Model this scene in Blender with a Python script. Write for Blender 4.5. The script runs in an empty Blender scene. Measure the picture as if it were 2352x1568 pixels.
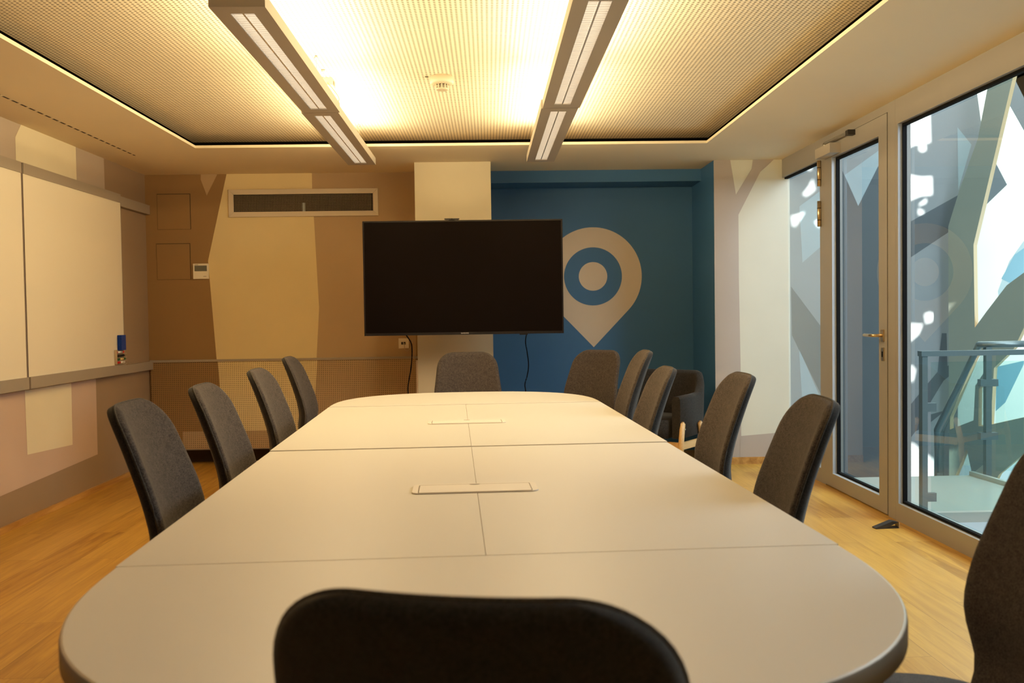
import bpy, bmesh, math, random
from mathutils import Vector, Matrix
random.seed(7)
sc = bpy.context.scene
C = sc.collection
PI = math.pi

# ------------------------------------------------------------------ camera
F = 2099.08                                   # focal length in pixels of the 2352-wide frame
CAM = Vector((0, 0, 1.2085))
RV = Vector((0.99957208, -0.02543462, -0.01444795))
UV = Vector((0.01520074, 0.02965675, 0.99944455))
FV = Vector((0.02499201, 0.99923649, -0.03003068))
cd = bpy.data.cameras.new('camera')
cam = bpy.data.objects.new('camera', cd)
C.objects.link(cam)
cd.sensor_width = 36.0
cd.lens = F / 2352 * 36.0
cam.matrix_world = Matrix(((RV.x, UV.x, -FV.x, CAM.x), (RV.y, UV.y, -FV.y, CAM.y), (RV.z, UV.z, -FV.z, CAM.z), (0, 0, 0, 1)))
cd.clip_start = 0.05
cd.dof.use_dof = True
cd.dof.focus_distance = 4.6
cd.dof.aperture_fstop = 5.6
sc.camera = cam


def at(px, py, ax, val):
    """The point of a plane (axis = value) that the photograph shows at a pixel: a survey of where things stand."""
    d = FV + RV * ((px - 1176) / F) - UV * ((py - 784) / F)
    i = 'xyz'.index(ax)
    t = (val - CAM[i]) / d[i]
    return CAM + d * t


# ------------------------------------------------------------------ key sizes (metres)
H = 2.386          # soffit height
H2 = 2.49          # perforated ceiling panel
XL, XR = -2.792, 2.311
YB = 7.572         # back wall
YBB = 7.90         # back of the blue niche
YP = 7.096         # pillar front
YR = 7.135         # painted wall by the glazing
YN = -1.6          # wall behind the camera
PX0, PX1 = -0.556, 0.031
NX = 1.775         # side wall of the niche
T = 0.74           # table height


# ------------------------------------------------------------------ materials
def newmat(name):
    m = bpy.data.materials.new(name)
    m.use_nodes = True
    nt = m.node_tree
    b = nt.nodes['Principled BSDF']
    return m, nt, b


def N(nt, t, **kw):
    n = nt.nodes.new(t)
    for k, v in kw.items():
        setattr(n, k, v)
    return n


def mth(nt, op, a, b=None, c=None, clamp=False):
    n = nt.nodes.new('ShaderNodeMath')
    n.operation = op
    n.use_clamp = clamp
    for i, v in enumerate((a, b, c)):
        if v is None:
            continue
        if isinstance(v, (int, float)):
            n.inputs[i].default_value = v
        else:
            nt.links.new(v, n.inputs[i])
    return n.outputs[0]


def mix(nt, f, a, b):
    n = nt.nodes.new('ShaderNodeMix')
    n.data_type = 'RGBA'
    for s, v in ((n.inputs[0], f), (n.inputs[6], a), (n.inputs[7], b)):
        if isinstance(v, (int, float)):
            s.default_value = v
        elif isinstance(v, (tuple, list)):
            s.default_value = (*v[:3], 1)
        else:
            nt.links.new(v, s)
    return n.outputs[2]


def coords(nt):
    return N(nt, 'ShaderNodeTexCoord').outputs['Object']


def noise(nt, vec, scale, detail=2.0, rough=.5):
    n = N(nt, 'ShaderNodeTexNoise')
    n.inputs['Scale'].default_value = scale
    n.inputs['Detail'].default_value = detail
    n.inputs['Roughness'].default_value = rough
    if vec is not None:
        nt.links.new(vec, n.inputs['Vector'])
    return n.outputs['Fac']


def bump(nt, b, h, strength, dist):
    n = N(nt, 'ShaderNodeBump')
    n.inputs['Strength'].default_value = strength
    n.inputs['Distance'].default_value = dist
    nt.links.new(h, n.inputs['Height'])
    nt.links.new(n.outputs[0], b.inputs['Normal'])


def paint(name, col, rough=.6, var=.06, scale=3.0, metal=0.0, spec=.5, fine=350.0, bs=.04):
    m, nt, b = newmat(name)
    v = coords(nt)
    f = noise(nt, v, scale, 3)
    dark = tuple(c * (1 - var) for c in col)
    lite = tuple(min(1, c * (1 + var)) for c in col)
    nt.links.new(mix(nt, f, dark, lite), b.inputs['Base Color'])
    b.inputs['Roughness'].default_value = rough
    b.inputs['Metallic'].default_value = metal
    b.inputs['Specular IOR Level'].default_value = spec
    if bs:
        bump(nt, b, noise(nt, v, fine, 1), bs, .001)
    return m


def perforated(name, col, pitch, rad, axes=('X', 'Y'), hole=.12, rough=.6, square=False, ax_scale=1.0):
    """Board with a grid of round punched holes."""
    m, nt, b = newmat(name)
    v = coords(nt)
    s = N(nt, 'ShaderNodeSeparateXYZ')
    nt.links.new(v, s.inputs[0])
    cs = []
    for a in axes:
        u = mth(nt, 'MULTIPLY', s.outputs[a], 1.0 / pitch)
        u = mth(nt, 'SUBTRACT', mth(nt, 'FRACT', mth(nt, 'ADD', u, 100.0)), .5)
        cs.append(u)
    d = mth(nt, 'SQRT', mth(nt, 'ADD', mth(nt, 'MULTIPLY', cs[0], cs[0]), mth(nt, 'MULTIPLY', cs[1], cs[1])))
    r = rad / pitch
    k = mth(nt, 'MULTIPLY', mth(nt, 'SUBTRACT', d, r * .85), 1.0 / (r * .3), clamp=True)
    dk = tuple(c * hole for c in col)
    nt.links.new(mix(nt, k, dk, col), b.inputs['Base Color'])
    b.inputs['Roughness'].default_value = rough
    bump(nt, b, k, .5, .004)
    return m


def fabric(name, c1, c2, scale=330.0, rough=.95, sheen=.08, bs=.35):
    m, nt, b = newmat(name)
    v = coords(nt)
    f = noise(nt, v, scale, 2, .7)
    f2 = noise(nt, v, scale * .22, 3, .6)
    g = mth(nt, 'ADD', mth(nt, 'MULTIPLY', f, .75), mth(nt, 'MULTIPLY', f2, .25))
    g = mth(nt, 'MULTIPLY', mth(nt, 'SUBTRACT', g, .36), 3.6, clamp=True)
    nt.links.new(mix(nt, g, c1, c2), b.inputs['Base Color'])
    b.inputs['Roughness'].default_value = rough
    b.inputs['Specular IOR Level'].default_value = .15
    b.inputs['Sheen Weight'].default_value = sheen
    b.inputs['Sheen Roughness'].default_value = .5
    bump(nt, b, f, bs, .0012)
    return m


def oak(name, c1, c2, c3, planks=True, rough=.38, axis=0, gscale=1.0):
    m, nt, b = newmat(name)
    v = coords(nt)
    mp = N(nt, 'ShaderNodeMapping')
    mp.inputs['Rotation'].default_value = (0, 0, PI / 2 if axis == 0 else 0)
    nt.links.new(v, mp.inputs[0])
    st = N(nt, 'ShaderNodeMapping')
    st.inputs['Scale'].default_value = (1.1 * gscale, 15 * gscale, 15 * gscale)
    nt.links.new(mp.outputs[0], st.inputs[0])
    if planks:
        br = N(nt, 'ShaderNodeTexBrick')
        br.inputs['Scale'].default_value = 1.0
        br.inputs['Brick Width'].default_value = 1.55
        br.inputs['Row Height'].default_value = .19
        br.inputs['Mortar Size'].default_value = .0009
        br.inputs['Mortar Smooth'].default_value = 0.2
        br.inputs['Color1'].default_value = (0, 0, 0, 1)
        br.inputs['Color2'].default_value = (1, 1, 1, 1)
        br.inputs['Mortar'].default_value = (.5, .5, .5, 1)
        br.offset = .37
        nt.links.new(mp.outputs[0], br.inputs[0])
        # shift the grain from plank to plank
        sh = N(nt, 'ShaderNodeVectorMath', operation='MULTIPLY_ADD')
        nt.links.new(br.outputs['Color'], sh.inputs[0])
        sh.inputs[1].default_value = (7.3, 3.1, 0)
        nt.links.new(st.outputs[0], sh.inputs[2])
        gv = sh.outputs[0]
    else:
        gv = st.outputs[0]
    n1 = N(nt, 'ShaderNodeTexNoise')
    n1.inputs['Scale'].default_value = 1.6
    n1.inputs['Detail'].default_value = 6
    n1.inputs['Roughness'].default_value = .62
    n1.inputs['Distortion'].default_value = 1.1
    nt.links.new(gv, n1.inputs[0])
    g = mth(nt, 'MULTIPLY', mth(nt, 'SUBTRACT', n1.outputs[0], .33), 2.6, clamp=True)
    col = mix(nt, g, c1, c2)
    if planks:
        sep = N(nt, 'ShaderNodeSeparateColor')
        nt.links.new(br.outputs['Color'], sep.inputs[0])
        col = mix(nt, mth(nt, 'MULTIPLY', sep.outputs[0], .45), col, c3)
        col = mix(nt, mth(nt, 'MULTIPLY', br.outputs['Fac'], .75), col, tuple(c * .3 for c in c1))
    nt.links.new(col, b.inputs['Base Color'])
    b.inputs['Roughness'].default_value = rough
    bump(nt, b, n1.outputs[0], .05, .002)
    return m


def glass(name, tint=(1, 1, 1), gain=1.7):
    """Thin pane: clear transmission plus an angle dependent reflection."""
    m = bpy.data.materials.new(name)
    m.use_nodes = True
    nt = m.node_tree
    nt.nodes.clear()
    out = N(nt, 'ShaderNodeOutputMaterial')
    g = N(nt, 'ShaderNodeNewGeometry')
    dp = N(nt, 'ShaderNodeVectorMath', operation='DOT_PRODUCT')
    nt.links.new(g.outputs['Normal'], dp.inputs[0])
    nt.links.new(g.outputs['Incoming'], dp.inputs[1])
    c = mth(nt, 'ABSOLUTE', dp.outputs['Value'])
    k = mth(nt, 'POWER', mth(nt, 'SUBTRACT', 1.0, c, clamp=True), 5.0)
    r = mth(nt, 'ADD', mth(nt, 'MULTIPLY', k, .96), .04)
    r = mth(nt, 'MULTIPLY', r, gain, clamp=True)
    tr = N(nt, 'ShaderNodeBsdfTransparent')
    nz = noise(nt, coords(nt), 2.0)
    nt.links.new(mix(nt, nz, tuple(t * .985 for t in tint), tint), tr.inputs[0])
    gl = N(nt, 'ShaderNodeBsdfGlossy')
    gl.inputs['Roughness'].default_value = 0.0
    mx = N(nt, 'ShaderNodeMixShader')
    nt.links.new(r, mx.inputs[0])
    nt.links.new(tr.outputs[0], mx.inputs[1])
    nt.links.new(gl.outputs[0], mx.inputs[2])
    nt.links.new(mx.outputs[0], out.inputs[0])
    return m


def emit(name, col, strength):
    m, nt, b = newmat(name)
    b.inputs['Base Color'].default_value = (*[min(1, c) for c in col], 1)
    v = coords(nt)
    nt.links.new(mix(nt, noise(nt, v, 30), tuple(c * .93 for c in col), col), b.inputs['Emission Color'])
    b.inputs['Emission Strength'].default_value = strength
    return m


CREAM = (.71, .63, .45)
TAUPE = (.42, .345, .275)
BROWN = (.275, .195, .125)
M = {}
M['cream'] = paint('cream_paint', CREAM)
M['taupe'] = paint('taupe_paint', TAUPE)
M['brown'] = paint('brown_paint', BROWN)
M['taupe_pink_lit'] = paint('taupe_paint_pink_lit', (.50, .37, .29))  # the taupe paint again, with pinkish daylight put into the colour
M['cream_daylit'] = paint('cream_paint_daylit', (.63, .64, .56))  # same cream paint, cool daylight put into the colour
M['taupe_daylit'] = paint('taupe_paint_daylit', (.41, .37, .345))  # same taupe paint, likewise tinted with the cool daylight
M['toe'] = paint('dark_recess_paint', (.07, .038, .015), .8)
M['cream_warm_lit'] = paint('cream_paint_warm_lit', (.70, .57, .31))  # back wall copies of the three paints, warm light put into the colour
M['taupe_warm_lit'] = paint('taupe_paint_warm_lit', (.43, .305, .17))
M['brown_warm_lit'] = paint('brown_paint_warm_lit', (.27, .16, .062))
M['blue'] = paint('blue_paint', (.042, .152, .335), .55)
M['pin'] = paint('off_white_paint', (.66, .56, .45))
M['ceil'] = paint('ceiling_paint', (.79, .69, .50), .75, .03)
M['rim'] = paint('ceiling_edge_paint', (.86, .78, .60), .6, .02)
M['black'] = paint('plenum_black', (.012, .011, .010), .9)
M['perf_ceil'] = perforated('perforated_ceiling_board', (.81, .71, .53), .0215, .0058, hole=.22)
for k, c in (('cream', (.70, .57, .31)), ('taupe', (.43, .305, .17)), ('brown', (.27, .16, .062))):  # back wall colours again, warm light included
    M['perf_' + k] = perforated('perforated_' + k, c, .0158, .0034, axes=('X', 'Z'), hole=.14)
M['floor'] = oak('oak_floor', (.27, .125, .014), (.54, .305, .050), (.61, .37, .085))
M['skirt'] = oak('oak_skirting', (.33, .16, .04), (.58, .33, .10), (.6, .4, .2), planks=False)
M['legwood'] = oak('beech_wood', (.55, .33, .13), (.68, .44, .20), (.7, .5, .2), planks=False, gscale=2.0)
M['table'] = paint('table_laminate', (.67, .635, .575), .38, .015, 2.0, spec=.45, fine=600, bs=.02)
M['table_edge'] = paint('table_edge_band', (.20, .185, .16), .45, .03)
M['port'] = paint('port_plastic', (.74, .68, .60), .45, .02)
M['port_dark'] = paint('port_gap', (.10, .075, .05), .7)
M['fab'] = fabric('heather_grey_fabric', (.019, .017, .018), (.096, .081, .076))
M['fab_back'] = fabric('charcoal_back_fabric', (.010, .010, .011), (.030, .029, .030), 300, sheen=.15)
M['piping'] = fabric('seam_piping', (.03, .028, .026), (.08, .07, .06), 300)
M['fab_arm'] = fabric('dark_armchair_fabric', (.010, .010, .010), (.042, .038, .036), 300)
M['blackp'] = paint('black_plastic', (.02, .02, .021), .45)
M['steel'] = paint('brushed_steel', (.55, .55, .53), .3, .05, 40, metal=1.0)
M['steel_d'] = paint('teal_grey_steel', (.17, .225, .235), .35, .05, 40, metal=.5)
M['brass'] = paint('satin_brass', (.70, .56, .36), .3, .05, 30, metal=1.0)
M['alu'] = paint('champagne_aluminium', (.30, .29, .275), .42, .03, 4, metal=.1)
M['alu_daylit'] = paint('frame_face_daylit', (.40, .47, .58), .4, .03)  # frame metal with the blue daylight on its reveals put into the colour
M['gasket'] = paint('black_gasket', (.008, .009, .011), .9, spec=.08)
M['lamp'] = paint('lamp_housing_grey', (.44, .405, .355), .5, .03, 5, metal=.1)
M['blade'] = paint('louvre_silver', (.85, .83, .80), .25, .04, 60, metal=.6)
M['tube'] = emit('fluorescent_tube', (1.0, .86, .66), 1.6)
M['upglow'] = emit('uplight_tube', (1.0, .8, .5), 3.0)
M['board'] = paint('whiteboard_enamel', (.76, .68, .53), .33, .025, 1.2)
M['rail'] = paint('grey_aluminium_rail', (.34, .30, .245), .45, .03, 6, metal=.2)
M['gap'] = paint('purple_shadow_strip', (.10, .06, .075), .7)
M['screen'] = paint('tv_black_panel', (.0050, .0030, .0026), .42, .02, 3, spec=.05, bs=0)
M['tvframe'] = paint('tv_gloss_bezel', (.010, .009, .012), .22, .05, 20)
M['logo'] = paint('silver_logo', (.6, .58, .56), .4)
M['white_pl'] = paint('warm_white_plastic', (.80, .74, .60), .45, .02)
M['det_pl'] = paint('detector_plastic', (.56, .49, .36), .5, .02)
M['cable'] = paint('black_cable', (.010, .009, .010), .85, spec=.05)
M['cable_w'] = paint('beige_cable', (.5, .4, .26), .5)
M['lcd'] = paint('lcd_grey', (.12, .125, .10), .3)
M['slit'] = paint('slot_dark', (.03, .022, .014), .8)
M['mesh'] = perforated('grille_mesh', (.012, .010, .007), .0128, .0042, axes=('X', 'Z'), hole=1)
M['grille'] = paint('grille_wire', (.27, .21, .13), .5)
M['ventframe'] = paint('vent_frame_aluminium', (.62, .54, .42), .45, .03, 8, metal=.1)
M['gl_pane'] = glass('window_glass', (.90, .96, .95), 2.0)
M['gl_rail'] = glass('balustrade_glass', (.78, .92, .90), 1.5)
M['bluefelt'] = fabric('blue_felt', (.004, .02, .16), (.012, .05, .30), 250)
M['red'] = paint('red_plastic', (.55, .012, .012), .4)
M['green'] = paint('green_plastic', (.006, .10, .035), .4)
M['inkblack'] = paint('black_marker_plastic', (.012, .011, .013), .3)
M['label_w'] = paint('white_marker_label', (.80, .74, .68), .5)
M['label_y'] = paint('yellow_marker_label', (.70, .52, .20), .5)
M['clear'] = paint('beige_tray_plastic', (.42, .33, .22), .35)
M['a_wall'] = paint('stair_hall_grey_blue', (.275, .30, .32), .7)
M['a_dark'] = paint('stair_hall_dark_grey', (.095, .112, .128), .7)
M['a_lite'] = paint('stair_hall_pale_blue', (.36, .46, .51), .7)
M['b_wall'] = paint('cut_out_wall_green_grey', (.235, .262, .215), .7)
M['b_mint'] = paint('far_wall_mint', (.84, .88, .82), .7)
M['b_blue'] = paint('far_wall_blue', (.16, .32, .42), .7)
M['edgewood'] = paint('cut_edge_wood', (.62, .45, .24), .6)
M['a_floor'] = paint('landing_floor', (.40, .46, .43), .28, .03)
M['a_low'] = paint('lower_floor', (.34, .42, .50), .5)


# ------------------------------------------------------------------ mesh helpers
def box(bm, x0, x1, y0, y1, z0, z1, mi=0):
    vs = [bm.verts.new((x, y, z)) for z in (z0, z1) for x, y in ((x0, y0), (x1, y0), (x1, y1), (x0, y1))]
    fs = []
    for q in ((3, 2, 1, 0), (4, 5, 6, 7), (0, 1, 5, 4), (1, 2, 6, 5), (2, 3, 7, 6), (3, 0, 4, 7)):
        f = bm.faces.new([vs[i] for i in q])
        f.material_index = mi
        fs.append(f)
    return vs


def poly(bm, pts, mi=0):
    f = bm.faces.new([bm.verts.new(p) for p in pts])
    f.material_index = mi
    return f


def orient(f, d):
    f.normal_update()
    if f.normal.dot(Vector(d)) < 0:
        f.normal_flip()


def prism(bm, pts, vec, mi=0):
    """Solid from a planar outline extruded along vec."""
    vec = Vector(vec)
    a = [bm.verts.new(p) for p in pts]
    b = [bm.verts.new(Vector(p) + vec) for p in pts]
    n = len(a)
    fs = [bm.faces.new(a), bm.faces.new(b[::-1])]
    for i in range(n):
        fs.append(bm.faces.new((a[i], b[i], b[(i + 1) % n], a[(i + 1) % n])))
    for f in fs:
        f.material_index = mi
    bmesh.ops.recalc_face_normals(bm, faces=fs)
    return a + b


def tube(bm, pts, r, n=10, mi=0, cap=True):
    pts = [Vector(p) for p in pts]
    rs = r if isinstance(r, (list, tuple)) else [r] * len(pts)
    rings = []
    up = Vector((0, 0, 1))
    for i, p in enumerate(pts):
        d = (pts[min(i + 1, len(pts) - 1)] - pts[max(i - 1, 0)]).normalized()
        a = up if abs(d.dot(up)) < .95 else Vector((1, 0, 0))
        u = d.cross(a).normalized()
        w = d.cross(u).normalized()
        rings.append([bm.verts.new(p + (u * math.cos(2 * PI * k / n) + w * math.sin(2 * PI * k / n)) * rs[i]) for k in range(n)])
    for i in range(len(pts) - 1):
        for k in range(n):
            f = bm.faces.new((rings[i][k], rings[i][(k + 1) % n], rings[i + 1][(k + 1) % n], rings[i + 1][k]))
            f.material_index = mi
            f.smooth = True
    if cap:
        bm.faces.new(rings[0][::-1]).material_index = mi
        bm.faces.new(rings[-1]).material_index = mi


def lathe(bm, prof, cx=0, cy=0, n=28, mi=0):
    rings = []
    for r, z in prof:
        if r <= 1e-5:
            rings.append([bm.verts.new((cx, cy, z))])
        else:
            rings.append([bm.verts.new((cx + r * math.cos(2 * PI * k / n), cy + r * math.sin(2 * PI * k / n), z)) for k in range(n)])
    for a, b in zip(rings[:-1], rings[1:]):
        for k in range(n):
            k2 = (k + 1) % n
            vs = [a[k % len(a)], a[k2 % len(a)], b[k2 % len(b)], b[k % len(b)]]
            u = []
            for v in vs:
                if v not in u:
                    u.append(v)
            if len(u) >= 3:
                f = bm.faces.new(u)
                f.material_index = mi
                f.smooth = True
    bmesh.ops.recalc_face_normals(bm, faces=bm.faces)


def bevel(bm, w, seg=2, ang=.6):
    es = [e for e in bm.edges if len(e.link_faces) == 2 and e.calc_face_angle(0) > ang]
    bmesh.ops.bevel(bm, geom=es, offset=w, segments=seg, affect='EDGES', profile=.5, clamp_overlap=True)


def obj(name, bm, mats, parent=None, label=None, smooth=False):
    me = bpy.data.meshes.new(name)
    bm.to_mesh(me)
    bm.free()
    for m in (mats if isinstance(mats, (list, tuple)) else [mats]):
        me.materials.append(M[m])
    if smooth:
        for p in me.polygons:
            p.use_smooth = True
    o = bpy.data.objects.new(name, me)
    C.objects.link(o)
    if parent is not None:
        o.parent = parent
    if label:
        o['label'] = label
    return o


def struct(name, bm, mats, parent=None):
    o = obj(name, bm, mats, parent)
    if parent is None:
        o['kind'] = 'structure'
    return o


def tag(o, label, cat, group=None):
    o['label'] = label
    o['category'] = cat
    if group:
        o['group'] = group
    return o


def thing(name, label, cat, loc=(0, 0, 0), rz=0, group=None):
    o = bpy.data.objects.new(name, None)
    C.objects.link(o)
    o.location = loc
    o.rotation_euler = (0, 0, rz)
    return tag(o, label, cat, group)


def sthing(name, loc=(0, 0, 0)):
    o = bpy.data.objects.new(name, None)
    C.objects.link(o)
    o.location = loc
    o['kind'] = 'structure'
    return o


def dup(root, loc, rz, label):
    def cp(o, par):
        c = o.copy()
        C.objects.link(c)
        c.parent = par
        for ch in list(o.children):
            cp(ch, c)
        return c
    r = cp(root, None)
    r.location = loc
    r.rotation_euler = (0, 0, rz)
    r['label'] = label
    return r


def NB():
    return bmesh.new()


# ------------------------------------------------------------------ room shell
bm = NB()
box(bm, XL - .1, XR + .06, YN - .1, YBB + .1, -.1, 0)
struct('floor', bm, 'floor')

# soffit frame around the recess, its lit rim, and the dark plenum above
OX0, OX1, OY0, OY1 = -2.010, 1.546, -.5, 6.41
bm = NB()
th = .018
for a in ((XL - .1, OX0, YN, YBB + .1), (OX1, XR + .06, YN, YBB + .1), (OX0, OX1, OY1, YBB + .1), (OX0, OX1, YN, OY0)):
    box(bm, a[0], a[1], a[2], a[3], H, H + th)
PXa, PXb, PYb = OX0 - .122, OX1 + .094, OY1 + .345
box(bm, PXa, PXb, OY0 - .3, PYb, H2, H2 + .012, 1)
# dark void around and above the panel
zt = H2 + .10
poly(bm, [(XL - .1, YN, zt), (XR + .06, YN, zt), (XR + .06, YBB + .1, zt), (XL - .1, YBB + .1, zt)], 2)
for x in (PXa - .5, PXb + .5):
    poly(bm, [(x, YN, H + th), (x, YBB, H + th), (x, YBB, zt), (x, YN, zt)], 2)
poly(bm, [(XL, PYb + .5, H + th), (XR, PYb + .5, H + th), (XR, PYb + .5, zt), (XL, PYb + .5, zt)], 2)
poly(bm, [(XL, OY0 - .5, H + th), (XR, OY0 - .5, H + th), (XR, OY0 - .5, zt), (XL, OY0 - .5, zt)], 2)
struct('ceiling', bm, ['ceil', 'perf_ceil', 'black'])

# left wall with its painted bands
bm = NB()
box(bm, XL - .1, XL, YN, YBB + .1, 0, H, 0)
e = .0012


def lw(pts, mi, off=e):
    ps = []
    for p in pts:
        q = at(p[0], p[1], 'x', XL)
        ps.append((XL + off, q.y, min(max(q.z, 0.0), H)))
    orient(poly(bm, ps, mi), (1, 0, 0))


yA = at(240, 366, 'x', XL).y
yB = at(173, 339, 'x', XL).y
yC = at(34, 315, 'x', XL).y
yD = at(224, 1000, 'x', XL).y
yE0, yE1 = at(58, 960, 'x', XL).y, at(165, 950, 'x', XL).y
# taupe field left of the corner, upper part
orient(poly(bm, [(XL + e, 2.0, 1.3), (XL + e, yA, 1.3), (XL + e, yA - .015, H), (XL + e, 2.0, H)], 1), (1, 0, 0))
# taupe field, lower part with a rising lower edge
q0, q1 = at(224, 1043, 'x', XL), at(0, 1148, 'x', XL)
sl = (q1.z - q0.z) / (q1.y - q0.y)
orient(poly(bm, [(XL + e, q0.y, q0.z), (XL + e, yD, 1.3), (XL + e, -1, 1.3), (XL + e, -1, max(.02, q0.z + sl * (-1 - q0.y)))], 3), (1, 0, 0))
# cream panels
yt = at(47, 287, 'x', XL).y
zt2 = at(34, 315, 'x', XL).z
orient(poly(bm, [(XL + 2 * e, yC, 1.3), (XL + 2 * e, yB, 1.3), (XL + 2 * e, yB, H), (XL + 2 * e, yt, H), (XL + 2 * e, yC, zt2)], 2), (1, 0, 0))
c0, c1 = at(62, 1044, 'x', XL), at(166, 1021, 'x', XL)
c2, c3 = at(164, 880, 'x', XL), at(54, 895, 'x', XL)
orient(poly(bm, [(XL + 2 * e, c0.y, c0.z), (XL + 2 * e, c1.y, c1.z), (XL + 2 * e, c2.y, 1.3), (XL + 2 * e, c3.y, 1.3)], 2), (1, 0, 0))
struct('wall_left', bm, ['brown', 'taupe', 'cream', 'taupe_pink_lit'])

bm = NB()
box(bm, XL, XL + .012, YN, YB, 0, .038)
struct('baseboard_left', bm, 'skirt')

# back wall left of the pillar
bm = NB()
box(bm, XL - .1, PX0 + .02, YB, YB + .1, .14, H, 0)
box(bm, XL - .1, PX0 + .02, YB + .18, YB + .25, 0, .2, 4)
box(bm, XL - .1, PX0 + .02, YB + .1, YB + .2, .14, .2, 4)


def bw(bm, pts, mi, y, off, zmin=-9, zmax=H):
    ps = []
    for p in pts:
        q = at(p[0], p[1], 'y', y)
        ps.append((q.x, y - off, min(max(q.z, zmin), zmax)))
    orient(poly(bm, ps, mi), (0, -1, 0))


# taupe field right, cream middle, brown base left
bw(bm, [(716, 380), (717, 430), (721, 500), (733, 707), (727, 828), (956, 826), (953, 380)], 1, YB, e)
bw(bm, [(520, 385), (478, 599), (498, 829), (727, 828), (733, 707), (721, 500), (717, 430), (716, 380)], 2, YB, e)
bw(bm, [(461, 390), (461, 412), (475, 449), (499, 390)], 3, YB, e)
struct('wall_back', bm, ['brown_warm_lit', 'taupe_warm_lit', 'cream_warm_lit', 'taupe_warm_lit', 'toe'])

# perforated wainscot panel with painted bands and a metal cap strip
YW = YB - .022
wroot = sthing('trim_1', (0, 0, 0))
bm = NB()
zW = at(640, 828, 'y', YW).z
box(bm, XL + .016, PX0 - .003, YW, YB - .001, .137, zW, 0)
bw(bm, [(500, 820), (505, 886), (512, 1040), (720, 1040), (724, 906), (729, 820)], 1, YW, e, .138, zW)
bw(bm, [(729, 820), (724, 906), (720, 1040), (958, 1040), (956, 820)], 2, YW, e, .138, zW)
bw(bm, [(420, 991), (420, 1040), (740, 1040), (740, 986)], 2, YW, 2 * e, .138, zW)
struct('perforated_panel', bm, ['perf_brown', 'perf_cream', 'perf_taupe'], wroot)
bm = NB()
box(bm, XL + .012, PX0 - .002, YW - .008, YB - .001, zW, zW + .018)
struct('cap_strip', bm, 'rail', wroot)
bm = NB()
box(bm, XL + .012, PX0 - .002, YW + .004, YB + .02, .128, .137)
struct('bottom_strip', bm, 'rail', wroot)

# pillar
bm = NB()
box(bm, PX0, PX1, YP, YBB, 0, H)
bevel(bm, .006, 2)
struct('wall_pillar', bm, 'cream')
bm = NB()
box(bm, PX0 - .014, PX0, YP + .01, YP + .05, 0, .86)
struct('trim_2', bm, 'pin')

# blue niche
bm = NB()
box(bm, PX1 - .05, NX + .02, YBB, YBB + .1, 0, H, 0)
box(bm, PX1 + .004, NX, YB - .01, YBB, at(1360, 418, 'y', YB - .01).z, H, 0)
pc = at(1362.0, 634.6, 'y', YBB)
Rp = 112.5 * pc.y / F


def disc(bm, r, mi, off, n=72):
    orient(poly(bm, [(pc.x + r * math.cos(2 * PI * k / n), YBB - off, pc.z + r * math.sin(2 * PI * k / n)) for k in range(n)], mi), (0, -1, 0))


tip = at(1364.6, 797, 'y', YBB)
dz = pc.z - tip.z
al = math.acos(Rp / dz)
drop = [(pc.x + Rp * math.sin(al + (2 * PI - 2 * al) * k / 64), YBB - e, pc.z - Rp * math.cos(al + (2 * PI - 2 * al) * k / 64)) for k in range(65)]
drop.append((pc.x, YBB - e, tip.z))
orient(poly(bm, drop, 1), (0, -1, 0))
disc(bm, 66.7 * pc.y / F, 0, 2 * e)
disc(bm, 32.8 * pc.y / F, 1, 3 * e)
struct('wall_niche', bm, ['blue', 'pin'])

# blue side wall / painted wall by the glazing
bm = NB()
box(bm, NX, XR + .06, YR, YBB + .1, 0, H, 0)
poly(bm, [(NX - e, YR, 0), (NX - e, YBB, 0), (NX - e, YBB, H), (NX - e, YR, H)], 1)
bm.faces.ensure_lookup_table()
orient(bm.faces[-1], (-1, 0, 0))


def rw(pts, mi, off=e):
    ps = []
    for p in pts:
        q = at(p[0], p[1], 'y', YR)
        ps.append((max(q.x, NX), YR - off, min(max(q.z, 0), H)))
    orient(poly(bm, ps, mi), (0, -1, 0))


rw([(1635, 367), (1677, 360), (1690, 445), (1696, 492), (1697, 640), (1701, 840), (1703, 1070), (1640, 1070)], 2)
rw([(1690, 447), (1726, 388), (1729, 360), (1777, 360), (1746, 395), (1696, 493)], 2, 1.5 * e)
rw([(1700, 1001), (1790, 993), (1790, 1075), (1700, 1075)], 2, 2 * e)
struct('wall_right', bm, ['cream_daylit', 'blue', 'taupe_daylit'])
bm = NB()
box(bm, NX, XR - .002, YR - .012, YR, 0, .055)
struct('baseboard_right', bm, 'skirt')

# wall behind the camera
bm = NB()
box(bm, XL - .1, XR + .06, YN - .1, YN, 0, H)
struct('wall_front', bm, 'cream')
# plain wall piece closing the right side behind the camera
bm = NB()
box(bm, XR, XR + .1, YN, .62, 0, H)
struct('wall_side', bm, 'cream')

# ------------------------------------------------------------------ glazed wall
D = .048                      # depth from room face to the pane
ZH = 2.245                    # underside of the head rail
XG = XR + D


def frame_rect(bm, y0, y1, z0, z1, wy0, wy1, wz0, wz1, x0=XR, x1=XR + .075):
    """Four frame members round an opening."""
    box(bm, x0, x1, y0, y0 + wy0, z0, z1)
    box(bm, x0, x1, y1 - wy1, y1, z0, z1)
    if wz0:
        box(bm, x0, x1, y0 + wy0, y1 - wy1, z0, z0 + wz0)
    if wz1:
        box(bm, x0, x1, y0 + wy0, y1 - wy1, z1 - wz1, z1)


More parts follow.
